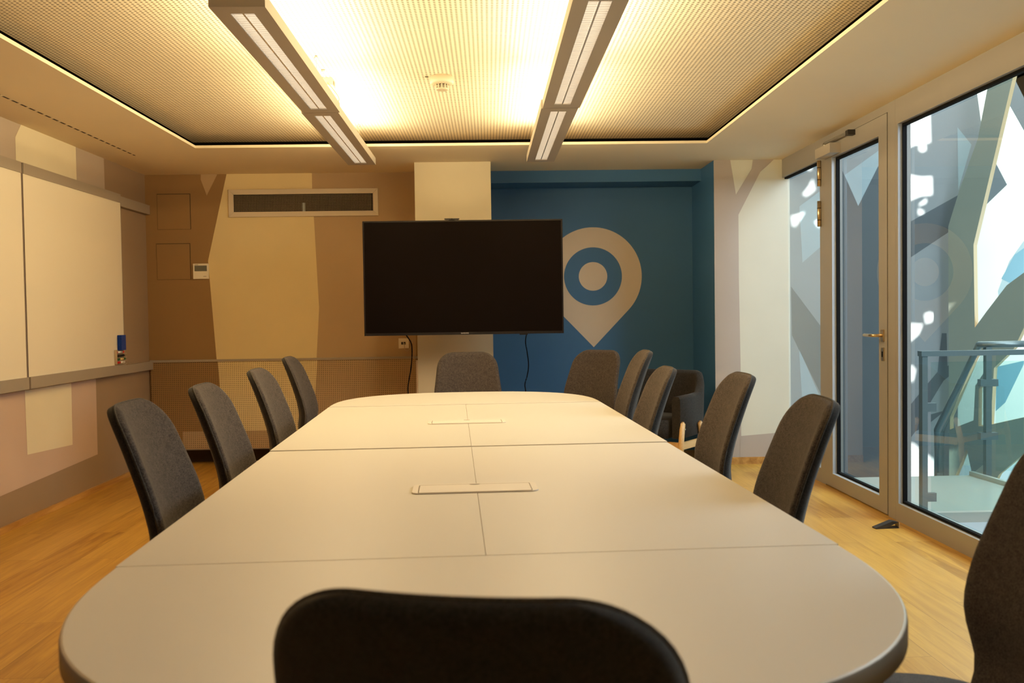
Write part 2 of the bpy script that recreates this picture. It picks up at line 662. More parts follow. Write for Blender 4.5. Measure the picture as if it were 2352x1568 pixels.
def gasket(bm, y0, y1, z0, z1, w=.012):
    xa, xb = XR + .024, XG - .001
    for a in ((y0, y0 + w, z0, z1), (y1 - w, y1, z0, z1), (y0 + w, y1 - w, z0, z0 + w), (y0 + w, y1 - w, z1 - w, z1)):
        box(bm, xa, xb, a[0], a[1], a[2], a[3])


def pane(name, y0, y1, z0, z1, parent):
    b = NB()
    f = poly(b, [(XG, y0, z0), (XG, y1, z0), (XG, y1, z1), (XG, y0, z1)])
    orient(f, (-1, 0, 0))
    return obj(name, b, 'gl_pane', parent)


# window_1: the large fixed light nearest the camera
w1 = sthing('window_1')
Y1a, Y1b = .62, 5.140
bm = NB()
box(bm, XR, XR + .075, Y1b - .030, Y1b, 0, H)
box(bm, XR, XR + .075, Y1a, Y1a + .06, 0, H)
box(bm, XR, XR + .075, Y1a + .06, Y1b - .030, ZH, H)
box(bm, XR, XR + .075, Y1a + .06, Y1b - .030, 0, .102)
obj('frame', bm, 'alu', w1)
bm = NB()
gasket(bm, Y1a + .06, Y1b - .030, .102, ZH, .014)
obj('gasket', bm, 'gasket', w1)
bm = NB()
box(bm, XR + .001, XR + .026, Y1b - .034, Y1b - .0301, .102, ZH)
obj('daylit_face', bm, 'alu_daylit', w1)
pane('pane', Y1a + .062, Y1b - .032, .104, ZH - .002, w1)

# door_1: glazed leaf with frame posts
d1 = sthing('door_1')
LY0, LY1, LZ = 5.240, 6.222, 2.333
bm = NB()
box(bm, XR, XR + .075, Y1b + .001, LY0 - .004, 0, H)
box(bm, XR, XR + .075, LY1 + .004, 6.318, 0, H)
box(bm, XR, XR + .075, LY0 - .004, LY1 + .004, LZ + .004, H)
obj('door_frame', bm, 'alu', d1)
bm = NB()
GY0, GY1, GZ0, GZ1 = 5.352, 6.092, .097, 2.222
box(bm, XR - .004, XR + .07, LY0, GY0, .008, LZ)
box(bm, XR - .004, XR + .07, GY1, LY1, .008, LZ)
box(bm, XR - .004, XR + .07, GY0, GY1, .008, GZ0)
box(bm, XR - .004, XR + .07, GY0, GY1, GZ1, LZ)
leaf = obj('door_leaf', bm, 'alu', d1)
bm = NB()
gasket(bm, GY0, GY1, GZ0, GZ1, .016)
box(bm, XR + .004, XR + .06, LY0 - .0055, LY0 - .0005, .008, LZ)
box(bm, XR + .004, XR + .06, LY0, LY1, LZ + .0005, LZ + .0035)
obj('gasket', bm, 'gasket', leaf)
bm = NB()
box(bm, XR - .003, XR + .024, GY1 - .004, GY1 - .0002, GZ0, GZ1)
box(bm, XR - .003, XR + .024, GY0, GY1 - .004, GZ0 + .0002, GZ0 + .003)
obj('daylit_face', bm, 'alu_daylit', leaf)
pane('pane', GY0 + .002, GY1 - .002, GZ0 + .002, GZ1 - .002, leaf)
# handle, key plate
bm = NB()
hy, hz = 5.292, 1.052
box(bm, XR - .013, XR - .004, hy - .017, hy + .017, hz - .035, hz + .035)
bevel(bm, .003, 2)
tube(bm, [(XR - .010, hy, hz), (XR - .055, hy, hz), (XR - .062, hy + .012, hz), (XR - .062, hy + .135, hz)], .0095, 12)
obj('handle', bm, 'brass', leaf)
bm = NB()
box(bm, XR - .011, XR - .004, hy - .017, hy + .017, hz - .148, hz - .072)
bevel(bm, .003, 2)
plate = obj('key_plate', bm, 'brass', leaf)
bm = NB()
box(bm, XR - .0125, XR - .0108, hy - .006, hy + .006, hz - .126, hz - .094)
obj('keyhole', bm, 'gasket', plate)
# hinges
for z0, z1 in ((at(1887, 427, 'x', XR).z, at(1887, 368, 'x', XR).z), (at(1890, 519, 'x', XR).z, at(1890, 460, 'x', XR).z), (.16, .35)):
    bm = NB()
    y = LY1 + .078
    tube(bm, [(XR - .012, y, z0), (XR - .012, y, z1)], .013, 14)
    for k in (.25, .72):
        zz = z0 + (z1 - z0) * k
        tube(bm, [(XR - .012, y, zz - .002), (XR - .012, y, zz + .002)], .0136, 14, 1)
    obj('hinge', bm, ['brass', 'gasket'], d1)
# closer with arm
bm = NB()
zc = 2.262
box(bm, XR - .075, XR - .0042, 5.93, 6.20, zc - .032, zc + .032)
bevel(bm, .004, 2)
clo = obj('door_closer', bm, 'lamp', leaf)
bm = NB()
tube(bm, [(XR - .045, 6.10, zc + .033), (XR - .045, 6.10, zc + .058)], .011, 10)
prism(bm, [(XR - .052, 6.12, zc + .05), (XR - .034, 6.12, zc + .05), (XR - .024, 5.72, zc + .05), (XR - .040, 5.72, zc + .05)], (0, 0, .014))
obj('closer_arm', bm, 'steel', clo)
bm = NB()
box(bm, XR - .05, XR - .0042, 5.69, 5.735, zc + .036, zc + .068)
obj('arm_bracket', bm, 'blackp', clo)

# window_2: narrow fixed light by the painted wall
w2 = sthing('window_2')
bm = NB()
box(bm, XR, XR + .075, 6.3185, YR - .001, ZH, H)
box(bm, XR, XR + .075, 6.3185, YR - .001, 0, .10)
obj('frame', bm, 'alu', w2)
bm = NB()
box(bm, XR + .02, XG - .001, 6.3185, YR - .001, ZH - .012, ZH)
obj('gasket', bm, 'gasket', w2)
pane('pane', 6.319, YR - .002, .10, ZH, w2)

# door stop wedge
wa = at(2012, 1215, 'z', 0)
wb = at(2060, 1213, 'z', 0)
dv = (wb - wa)
L = .135
dv.normalize()
pv = Vector((-dv.y, dv.x, 0)) * .042
t = thing('door_wedge', 'small dark rubber door wedge lying on the oak floor by the glass door', 'doorstop', (wa.x, wa.y, 0))
bm = NB()
o3 = [Vector((0, 0, .0)), dv * L * .98 + Vector((0, 0, .0)), dv * L * .98 + Vector((0, 0, .006)), dv * L * .45 + Vector((0, 0, .006)), dv * L * .98 + Vector((0, 0, .034)), dv * L * .72 + Vector((0, 0, .040)), Vector((0, 0, .006))]
prism(bm, o3, pv)
obj('wedge_body', bm, 'blackp', t)
bm = NB()
prism(bm, [dv * L * .985 + Vector((0, 0, 0)), dv * L * 1.02, dv * L * 1.02 + Vector((0, 0, .030)), dv * L * .985 + Vector((0, 0, .034))], pv)
obj('wedge_end', bm, 'clear', t)

# ------------------------------------------------------------------ conference table
ROT = .0384
tab = thing('conference_table', 'long white conference table of joined panels with rounded ends', 'table', (0, 0, 0), ROT)
TA, TB, TC = -.649, .7597, .0553
S1, S2, S3 = 1.767, 3.232, 4.735
TH = .036


def top_panel(x0, x1, y0, y1, up):
    b = NB()
    box(b, x0, x1, y0, y1, T - TH + up, T + up)
    bevel(b, .0035, 2)
    return b


g = .0012
for y0, y1, up in ((S1, S2, 0), (S2, S3, .0032)):
    for x0, x1 in ((TA, TC), (TC, TB)):
        obj('tabletop_panel', top_panel(x0 + g * .5, x1 - g * .5, y0 + g * .5, y1 - g * .5, up), ['table'], tab)


def dend(ys, sgn, depth, n=2.55):
    a = (TB - TA) / 2
    out = []
    K = 56
    for k in range(K + 1):
        ph = PI * k / K
        cx, sx = math.cos(ph), math.sin(ph)
        x = TC + a * math.copysign(abs(cx) ** (2 / n), cx)
        y = depth * abs(sx) ** (2 / n)
        out.append((x, ys + sgn * (y + .001)))
    return out


def end_panel(ys, sgn, depth, n, up=0):
    ol = dend(ys, sgn, depth, n)
    b = NB()
    rings = []
    cx, cy = TC, ys + sgn * depth * .35
    for off, z in ((.0, T - TH), (0, T - .012), (-.0005, T - .006), (-.002, T - .002), (-.006, T)):
        ring = []
        for x, y in ol:
            v = Vector((x - cx, y - cy, 0))
            q = v.normalized() * (v.length + off)
            yy = cy + q.y
            yy = max(yy, ys + .0006) if sgn > 0 else min(yy, ys - .0006)
            ring.append(b.verts.new((cx + q.x, yy, z + up)))
        rings.append(ring)
    n_ = len(ol)
    for r0, r1 in zip(rings[:-1], rings[1:]):
        for k in range(n_):
            f = b.faces.new((r0[k], r0[(k + 1) % n_], r1[(k + 1) % n_], r1[k]))
            f.smooth = k < n_ - 1
            if r0 is not rings[-2]:
                f.material_index = 1
    b.faces.new(rings[0])
    b.faces.new(rings[-1])
    bmesh.ops.recalc_face_normals(b, faces=b.faces)
    return b


obj('end_panel', end_panel(S1, -1, .735, 2.55), ['table', 'table_edge'], tab)
obj('end_panel', end_panel(S3, 1, .735, 2.6, .0062), ['table', 'table_edge'], tab)
# aprons under the rounded ends, and under the panels
for ys, sg in ((S1, -1), (S3, 1)):
    bm = NB()
    ol = dend(ys, sg, .705, 2.5)
    ol = [(TC + (x - TC) * .965, y) for x, y in ol]
    prism(bm, [(x, y, T - TH - .052) for x, y in ol], (0, 0, .051))
    obj('apron', bm, 'table_edge', tab)
for x, y in [(TC + sx * .17, yy) for yy in (S1 + .15, S2, S3 - .15) for sx in (-1, 1)]:
    bm = NB()
    box(bm, x - .03, x + .03, y - .03, y + .03, .0, T - TH - .001)
    bevel(bm, .005, 2)
    obj('leg', bm, 'lamp', tab)
for y in (S1 + .15, S2, S3 - .15):
    bm = NB()
    box(bm, TC - .139, TC + .139, y - .02, y + .02, T - TH - .06, T - TH - .001)
    obj('crossbar', bm, 'lamp', tab)
# cable ports
for yc, T in ((2.452, .74), (3.955, .7432)):
    xc = .050
    w, d = .168, .0625
    bm = NB()

    def rr(w, d, r, z, n=6, dy=0):
        pts = []
        for cx, cy, a0 in ((w - r, d - r, 0), (-w + r, d - r, PI / 2), (-w + r, -d + r, PI), (w - r, -d + r, 1.5 * PI)):
            for k in range(n + 1):
                a = a0 + PI / 2 * k / n
                pts.append((xc + cx + r * math.cos(a), yc + dy + cy + r * math.sin(a), z))
        return pts
    prism(bm, rr(w, d, .022, T + .0002), (0, 0, .0034))
    bevel(bm, .0012, 2, .9)
    port = obj('cable_port', bm, 'port', tab)
    bm = NB()
    prism(bm, rr(w - .0170, d - .0085, .006, T + .0034, dy=-.0070), (0, 0, .0006))
    obj('lid_gap', bm, 'port_dark', port)
    bm = NB()
    prism(bm, rr(w - .0195, d - .0110, .005, T + .0035, dy=-.0100), (0, 0, .0010))
    obj('lid', bm, 'port', port)
    bm = NB()
    prism(bm, [(xc + .014 * math.cos(a), yc + d - .0212 - .009 * math.sin(a), T + .0046) for a in [PI * k / 10 for k in range(11)]], (0, 0, .0004))
    obj('finger_notch', bm, 'port_dark', port)


T = .74
# ------------------------------------------------------------------ conference chairs
SP = [(.455, -.165), (.49, -.196), (.53, -.200), (.58, -.190), (.63, -.193), (.69, -.206), (.75, -.223), (.81, -.243), (.87, -.264), (.92, -.283), (.955, -.297)]
WD = [(.455, .185), (.53, .222), (.60, .232), (.69, .229), (.78, .217), (.87, .207), (.955, .199)]


def lerp(tb, z):
    for (a, va), (b, vb) in zip(tb[:-1], tb[1:]):
        if z <= b:
            k = (z - a) / (b - a)
            k = max(0, min(1, k))
            return va + (vb - va) * k
    return tb[-1][1]


def smooth_tb(tb, z):
    return (lerp(tb, z - .025) + 2 * lerp(tb, z) + lerp(tb, z + .025)) / 4


ZT = .955
RC = .105


def back_surface(side, thick, soft, nu=26):
    b = NB()
    zs = [.455 + (ZT - RC - .455) * k / 14 for k in range(14)]
    zs += [ZT - RC + RC * math.sin(PI / 2 * math.sin(PI / 2 * k / 15)) for k in range(16)]
    us = [math.sin(PI / 2 * math.sin(PI / 2 * (-1 + 2 * k / nu))) for k in range(nu + 1)]
    rows = []
    mid = []
    for z in zs:
        w = smooth_tb(WD, z)
        if z > ZT - RC:
            q = min(1.0, (z - (ZT - RC)) / RC)
            w = w - RC + RC * (1 - q ** 2.15) ** (1 / 2.15)
        y = smooth_tb(SP, z)
        row = []
        m = []
        for u in us:
            x = u * w
            yy = y + .050 * (x / .23) ** 2
            dist = min((1 - abs(u)) * w, ZT - z + .0)
            k = min(1.0, max(0.0, dist / soft))
            tt = thick * math.sqrt(max(0, 1 - (1 - k) ** 2))
            row.append(b.verts.new((x, yy + side * tt, z)))
            m.append((x, yy, z))
        rows.append(row)
        mid.append(m)
    for i in range(len(rows) - 1):
        for k in range(nu):
            f = b.faces.new((rows[i][k], rows[i][k + 1], rows[i + 1][k + 1], rows[i + 1][k]))
            f.smooth = True
    bmesh.ops.remove_doubles(b, verts=b.verts, dist=1e-5)
    bmesh.ops.recalc_face_normals(b, faces=b.faces)
    f = b.faces[len(b.faces) // 2] if False else None
    b.faces.ensure_lookup_table()
    ref = b.faces[5 * nu + nu // 2]
    if ref.normal.y * side < 0:
        bmesh.ops.reverse_faces(b, faces=b.faces)
    edge = [m[0] for m in mid] + mid[-1][1:-1] + [m[-1] for m in mid[::-1]]
    return b, edge


def make_chair(label):
    t = thing('conference_chair', label, 'chair', (0, 0, 0), 0, 'conference chairs around the table')
    b, edge = back_surface(1, .020, .026)
    back = obj('backrest', b, 'fab', t)
    b, _ = back_surface(-1, .021, .016)
    obj('back_shell', b, 'fab_back', t, 'black rear face')
    b = NB()
    tube(b, [Vector(p) for p in edge], .0032, 6)
    obj('piping', b, 'piping', back)
    # seat
    b = NB()
    n = 40
    rings = []
    for sc_, z in ((.80, .400), (.96, .412), (1.0, .430), (.985, .450), (.93, .462), (.6, .466)):
        rings.append([b.verts.new((.245 * sc_ * math.copysign(abs(math.cos(a)) ** .62, math.cos(a)), .035 + .225 * sc_ * math.copysign(abs(math.sin(a)) ** .62, math.sin(a)), z)) for a in [2 * PI * k / n for k in range(n)]])
    for r0, r1 in zip(rings[:-1], rings[1:]):
        for k in range(n):
            b.faces.new((r0[k], r0[(k + 1) % n], r1[(k + 1) % n], r1[k])).smooth = True
    b.faces.new(rings[0][::-1])
    b.faces.new(rings[-1])
    obj('seat', b, 'fab', t)
    b = NB()
    lathe(b, [(0, .10), (.027, .10), (.027, .28), (.018, .282), (.018, .385), (.07, .388), (.07, .402), (0, .402)])
    obj('gas_lift', b, 'blackp', t)
    b = NB()
    lathe(b, [(0, .075), (.045, .075), (.045, .115), (0, .118)])
    for k in range(5):
        a = 2 * PI * k / 5 + .3
        u = Vector((math.cos(a), math.sin(a), 0))
        tube(b, [u * .03 + Vector((0, 0, .098)), u * .17 + Vector((0, 0, .088)), u * .295 + Vector((0, 0, .076))], [.022, .018, .012], 8)
    base = obj('star_base', b, 'blackp', t)
    for k in range(5):
        a = 2 * PI * k / 5 + .3
        u = Vector((math.cos(a), math.sin(a), 0))
        w = Vector((-u.y, u.x, 0))
        b = NB()
        c = u * .29 + Vector((0, 0, .0285))
        for s in (-1, 1):
            tube(b, [c + w * s * .008, c + w * s * .024], .028, 14)
        tube(b, [c + Vector((0, 0, .01)), c + Vector((0, 0, .05))], .007, 8)
        obj('caster', b, 'blackp', base)
    return t


def chair_at(px, py, ztop, face_deg, label, spot=None):
    """Chair whose backrest top centre stands at the surveyed spot; face_deg = heading of the sitter (0 = +X, 90 = +Y)."""
    global chair0
    q = at(px, py, 'z', ztop)
    rz = math.radians(face_deg - 90)
    off = Vector((0, -.290))
    ox = off.x * math.cos(rz) - off.y * math.sin(rz)
    oy = off.x * math.sin(rz) + off.y * math.cos(rz)
    loc = (q.x - ox, q.y - oy, 0) if spot is None else (*spot, 0)
    if chair0 is None:
        chair0 = make_chair(label)
        o = chair0
        o.location = loc
        o.rotation_euler = (0, 0, rz)
    else:
        o = dup(chair0, loc, rz, label)
    dz = ztop - ZT
    for ch in o.children:                       # height adjustment on the gas lift
        if ch.name.split('.')[0] in ('backrest', 'back_shell', 'seat'):
            ch.location.z = dz
        elif ch.name.split('.')[0] == 'gas_lift':
            ch.scale.z = 1 + dz / .402
            ch.location.z = -.0
    return o


chair0 = None
for a in (
    (286, 924, .985, 5, 'dark grey upholstered conference chair on the whiteboard side, closest to the camera'),
    (456, 884, .970, 4, 'grey upholstered conference chair on the whiteboard side, second from the camera'),
    (583, 848, .960, 2, 'grey upholstered conference chair on the whiteboard side, third from the camera'),
    (658, 820, .955, 2, 'grey upholstered conference chair on the whiteboard side, farthest from the camera'),
    (1073, 809, .945, -88, 'grey conference chair at the far head of the table, under the television'),
    (1381, 804, .94, -134, 'grey conference chair at the far corner of the table, under the white map pin'),
    (1488, 805, 1.0, 179, 'grey conference chair seen edge-on between the map pin chair and the armchair'),
    (1539, 843, .950, 180, 'grey conference chair whose back partly covers the dark armchair'),
    (1713, 858, .960, 179, 'grey-brown conference chair in front of the cream and taupe wall strip'),
    (1895, 914, .970, 174, 'grey-brown conference chair beside the glass door, on the window side of the table'),
    (1043, 1372, .952, 78, 'conference chair at the near head of the table, seen from its black back'),
):
    chair_at(*a)
chair_at(2500, 1000, 1.0, 172, 'grey-brown conference chair by the large window, cut off at the picture edge', (.735, 1.50))

# ------------------------------------------------------------------ armchair in the niche
def make_armchair(loc, rz):
    t = thing('armchair', 'dark grey upholstered armchair with light wooden legs in front of the blue niche', 'armchair', loc, rz)

    def pad(x0, x1, y0, y1, z0, z1, bw):
        b = NB()
        box(b, x0, x1, y0, y1, z0, z1)
        bevel(b, bw, 4)
        for f in b.faces:
            f.smooth = True
        return b
    b = NB()                                    # curved shell: back and two arms in plan
    path = []
    for k in range(13):
        a = PI * k / 12
        path.append((.335 * math.copysign(abs(math.cos(a)) ** .55, math.cos(a)), -.05 - .26 * abs(math.sin(a)) ** .55))
    path = [(.345, .22)] + path + [(-.345, .22)]
    hts = []
    for x, y in path:
        k = max(0, min(1, (-y - .16) / .13))
        hts.append(.60 + .155 * k * k * (3 - 2 * k))
    th_ = .032
    n = len(path)
    nr = []
    for i in range(n):
        p0, p1 = Vector(path[max(0, i - 1)]), Vector(path[min(n - 1, i + 1)])
        d = (p1 - p0).normalized()
        nr.append(Vector((d.y, -d.x)))
    prof = []
    for s, zk in ((1, 0), (1, .5), (1, .93), (.6, 1.0), (-.6, 1.0), (-1, .93), (-1, .5), (-1, 0)):
        row = []
        for i in range(n):
            z = .30 + (hts[i] - .30) * zk
            lean = (hts[i] - .60) * .40 * zk
            p = Vector(path[i]) + nr[i] * th_ * s
            row.append(b.verts.new((p.x, p.y - lean, z)))
        prof.append(row)
    m = len(prof)
    for j in range(m):
        for i in range(n - 1):
            f = b.faces.new((prof[j][i], prof[j][i + 1], prof[(j + 1) % m][i + 1], prof[(j + 1) % m][i]))
            f.smooth = True
    b.faces.new([prof[j][0] for j in range(m)])
    b.faces.new([prof[j][-1] for j in range(m)][::-1])
    bmesh.ops.recalc_face_normals(b, faces=b.faces)
    obj('shell', b, 'fab_arm', t)
    obj('seat_cushion', pad(-.285, .285, -.235, .255, .30, .43, .03), 'fab_arm', t)
    for s in (-1, 1):
        for y0, y1, z1 in ((.20, .25, .42), (-.09, -.18, .40)):
            b = NB()
            x = s * .388
            tube(b, [(x + s * .012, y1, 0), (x, (y0 + y1) / 2 + .01, .25), (x - s * .002, y0, z1 - .012), (x - s * .003, y0 - .004, z1)], [.014, .020, .019, .010], 12)
            lg = obj('leg', b, 'legwood', t)
            b = NB()
            tube(b, [(x + s * .0185, y0 + .004, z1 - .05), (x + s * .0215, y0 + .004, z1 - .05)], .005, 10)
            obj('screw', b, 'steel', lg)
        b = NB()
        box(b, s * .388 - .010, s * .388 + .010, -.23, .215, .225, .275)
        bevel(b, .004, 2)
        obj('side_rail', b, 'legwood', t)
    b = NB()
    box(b, -.378, .378, .195, .218, .232, .272)
    bevel(b, .004, 2)
    obj('front_rail', b, 'legwood', t)
    return t


make_armchair((1.19, 6.86, 0), math.radians(232 - 90))

# ------------------------------------------------------------------ television, webcam, cables
YT = 6.62
c_ = at(1064.5, 637, 'y', YT)
tl = at(833, 508, 'y', YT)
tr_ = at(1292, 501, 'y', YT)
bl = at(836, 773, 'y', YT)
hw, hh = (tr_.x - tl.x) / 2 + .001, (tl.z - bl.z) / 2 - .002
tv = thing('television', 'large black wall-mounted flat television on the pillar, switched off', 'television', (c_.x, YT, c_.z), math.radians(-.3))
bm = NB()
b_ = .011
for a in ((-hw, hw, -hh, -hh + .019), (-hw, hw, hh - b_, hh), (-hw, -hw + b_, -hh + .019, hh - b_), (hw - b_, hw, -hh + .019, hh - b_)):
    box(bm, a[0], a[1], 0, .045, a[2], a[3])
bevel(bm, .0025, 2)
obj('bezel', bm, 'tvframe', tv)
bm = NB()
box(bm, -hw + b_, hw - b_, .004, .044, -hh + .019, hh - b_)
obj('screen', bm, 'screen', tv)
bm = NB()
box(bm, -hw + .10, hw - .10, .045, .075, -hh + .08, hh - .12)
box(bm, .40, .46, .01, .035, -hh - .008, -hh)
obj('rear_cover', bm, 'blackp', tv)
bm = NB()
box(bm, -.22, .22, .075, .095, -.22, .22)
box(bm, -.04, .04, .095, YP - YT - .02, -.05, .05)
box(bm, -.15, .15, YP - YT - .02, YP - YT - .001, -.2, .2)
obj('wall_mount', bm, 'blackp', tv)
# brand lettering on the lower bezel
fc = bpy.data.curves.new('brand_text', 'FONT')
fc.body = 'SAMSUNG'
fc.size = .0125
fc.align_x = 'CENTER'
fc.align_y = 'CENTER'
fc.extrude = .0003
tmp = bpy.data.objects.new('brand_text', fc)
C.objects.link(tmp)
bpy.context.view_layer.update()
me = bpy.data.meshes.new_from_object(tmp.evaluated_get(bpy.context.evaluated_depsgraph_get()))
bpy.data.objects.remove(tmp)
me.materials.clear()
me.materials.append(M['logo'])
lo = bpy.data.objects.new('brand_lettering', me)
C.objects.link(lo)
lo.parent = tv
lo.location = (0.004, -.0006, -hh + .0105)
lo.rotation_euler = (PI / 2, 0, 0)

wq = at(1038, 501, 'y', YT + .02)
wc = thing('webcam', 'small flat black camera bar lying on top of the television', 'webcam', (wq.x, YT + .022, c_.z + hh + .0005))
bm = NB()
prism(bm, [(-.055, -.018, .004), (.055, -.018, .004), (.045, .018, .004), (-.045, .018, .004)], (0, 0, .010))
bevel(bm, .003, 2)
box(bm, -.02, .02, -.012, .012, 0, .0045)
obj('camera_body', bm, 'blackp', wc)
bm = NB()
tube(bm, [(0, -.018, .009), (0, -.021, .009)], .004, 12)
obj('lens', bm, 'tvframe', wc)


def spline(pts, n=8):
    P = [Vector(p) for p in pts]
    P = [2 * P[0] - P[1]] + P + [2 * P[-1] - P[-2]]
    out = []
    for i in range(1, len(P) - 2):
        for k in range(n):
            t_ = k / n
            a, b, c, d = P[i - 1], P[i], P[i + 1], P[i + 2]
            out.append(.5 * ((2 * b) + (-a + c) * t_ + (2 * a - 5 * b + 4 * c - d) * t_ ** 2 + (-a + 3 * b - 3 * c + d) * t_ ** 3))
    out.append(P[-2])
    return out


def cable(name, pts, r, mat_, label):
    b = NB()
    tube(b, spline(pts), r, 8)
    return tag(obj(name, b, mat_), label, 'cable')


yc1 = YP - .06
pp = [at(px, py, 'y', yc1) for px, py in ((942, 766), (945, 790), (946, 822), (944, 845), (939.5, 872), (937, 890), (938, 906), (943, 940))]
pp[0].y = YT + .06
pp.append(Vector((pp[-1].x + .01, yc1, .02)))
cable('power_cable', pp, .0046, 'cable', 'black cable hanging from the television in front of the perforated panel')
pp = [at(px, py, 'y', yc1) for px, py in ((1205.5, 762), (1207, 785), (1211, 810), (1214, 838), (1211, 862), (1206, 880), (1207, 895), (1213, 930))]
pp[0].y = YT + .06
pp.append(Vector((pp[-1].x + .02, yc1, .02)))
cable('signal_cable', pp, .0042, 'cable', 'dark cable hanging from the television in front of the blue wall')

# socket plate with its plug lead
o1, o2 = at(915.5, 776.5, 'y', YB - .01), at(939, 800, 'y', YB - .01)
so = thing('wall_socket', 'cream twin network socket on the wall below the television', 'socket', ((o1.x + o2.x) / 2, YB - .0015, (o1.z + o2.z) / 2))
sw = (o2.x - o1.x) / 2
bm = NB()
box(bm, -sw, sw, -.012, 0, -sw, sw)
bevel(bm, .003, 2)
obj('face_plate', bm, 'white_pl', so)
for x in (-.012, .008):
    bm = NB()
    box(bm, x - .008, x + .008, -.0135, -.0121, -.010, .012)
    obj('outlet', bm, 'blackp', so)
bm = NB()
tube(bm, spline([(.008, -.016, .002), (.009, -.03, -.015), (.010, -.022, -.05), (.03, -.016, -.062), (.06, -.016, -.03), (.075, -.02, .03)]), .0025, 6)
obj('network_lead', bm, 'cable_w', so)

# ------------------------------------------------------------------ things on the back wall
v0, v1 = at(523.8, 438.5, 'y', YB - .012), at(869.2, 500.0, 'y', YB - .012)
v1z = (at(523.8, 501.2, 'y', YB - .012).z + at(869.6, 492.6, 'y', YB - .012).z) / 2
v0z = (at(523.8, 437.5, 'y', YB - .012).z + at(868.7, 429.6, 'y', YB - .012).z) / 2
cx, cz = (v0.x + v1.x) / 2, (v0z + v1z) / 2
w, h = (v1.x - v0.x) / 2, (v0z - v1z) / 2
ve = thing('air_vent', 'wide rectangular air grille with metal frame and dark mesh high on the back wall', 'vent', (cx, YB - .0015, cz))
fw = .042
bm = NB()
for s in (-1, 1):
    prism(bm, [(s * w, 0, -h), (s * w, 0, h), (s * (w - fw), 0, h - fw), (s * (w - fw), 0, -h + fw)], (0, -.014, 0))
    prism(bm, [(-w, 0, s * h), (w, 0, s * h), (w - fw, 0, s * (h - fw)), (-w + fw, 0, s * (h - fw))], (0, -.014, 0))
bevel(bm, .002, 1, .5)
obj('vent_frame', bm, 'ventframe', ve)
bm = NB()
poly(bm, [(-w + fw, -.0008, -h + fw), (w - fw, -.0008, -h + fw), (w - fw, -.0008, h - fw), (-w + fw, -.0008, h - fw)])
obj('vent_back', bm, 'black', ve)
bm = NB()
step = .0128
nx = int((2 * (w - fw)) / step)
for k in range(1, nx):
    x = -w + fw + k * step
    box(bm, x - .0011, x + .0011, -.0075, -.0055, -h + fw, h - fw)
nz = int((2 * (h - fw)) / step)
for k in range(1, nz):
    z = -h + fw + k * step
    box(bm, -w + fw, w - fw, -.0095, -.0078, z - .0011, z + .0011)
obj('grille', bm, 'grille', ve)
bm = NB()
box(bm, -.01, .012, -.0052, -.001, -h + fw, -h + fw + .07)
obj('inner_tab', bm, 'a_lite', ve)

for (x0, y0, x1, y1), lab in (((360, 445.5, 439, 526.5), 'flush painted access hatch, the upper one of two on the brown corner paint'),
                              ((359, 559.5, 439, 641.5), 'flush painted access hatch, the lower one beside the thermostat')):
    a, b2 = at(x0, y0, 'y', YB), at(x1, y1, 'y', YB)
    hx, hz_ = (b2.x - a.x) / 2, (a.z - b2.z) / 2
    t = thing('access_panel', lab, 'access hatch', ((a.x + b2.x) / 2, YB - .0005, (a.z + b2.z) / 2), 0, 'access hatches on the back wall')
    bm = NB()
    box(bm, -hx, hx, -.0014, 0, -hz_, hz_)
    obj('hatch_gap', bm, 'slit', t)
    bm = NB()
    g_ = .0045
    box(bm, -hx + g_ * .5, hx - g_, -.0026, -.0012, -hz_ + g_ * .4, hz_ - g_)
    obj('hatch_door', bm, 'brown_warm_lit', t)

a, b2 = at(443.5, 605.5, 'y', YB - .015), at(479.5, 640, 'y', YB - .015)
sx, sz = (b2.x - a.x) / 2, (a.z - b2.z) / 2
th_o = thing('thermostat', 'cream wall thermostat with a dark display at the edge of the brown paint', 'thermostat', ((a.x + b2.x) / 2, YB - .0015, (a.z + b2.z) / 2))
bm = NB()
box(bm, -sx, sx, -.018, -.002, -sz, sz)
bevel(bm, .005, 3)
obj('case', bm, 'white_pl', th_o)
bm = NB()
box(bm, -sx + .006, sx - .006, -.002, 0, -sz + .006, sz - .006)
obj('mounting_plate', bm, 'white_pl', th_o)
bm = NB()
box(bm, -sx + .012, sx - .012, -.0192, -.0181, sz * .0, sz - .016)
obj('display', bm, 'lcd', th_o)
bm = NB()
box(bm, .02, .045, -.0187, -.0181, -sz + .018, -sz + .021)
box(bm, -sx + .014, -.02, -.0187, -.0181, sz - .011, sz - .008)
obj('print_line', bm, 'slit', th_o)

# ------------------------------------------------------------------ whiteboards with rails on the left wall
XW = XL + .045
for nm, z0, z1, lab in (('upper_rail', at(300, 479, 'x', XW).z, at(300, 457, 'x', XW).z, 'grey aluminium rail above the whiteboards, running to the corner'),
                        ('lower_rail', at(300, 857, 'x', XW).z, at(300, 837.5, 'x', XW).z, 'grey aluminium rail below the whiteboards, running to the corner')):
    bm = NB()
    box(bm, XL + .0045, XW - .008, 3.0, YB - .003, z0, z1)
    bevel(bm, .003, 2)
    tag(obj('board_rail', bm, 'rail'), lab, 'rail', 'whiteboard rails')

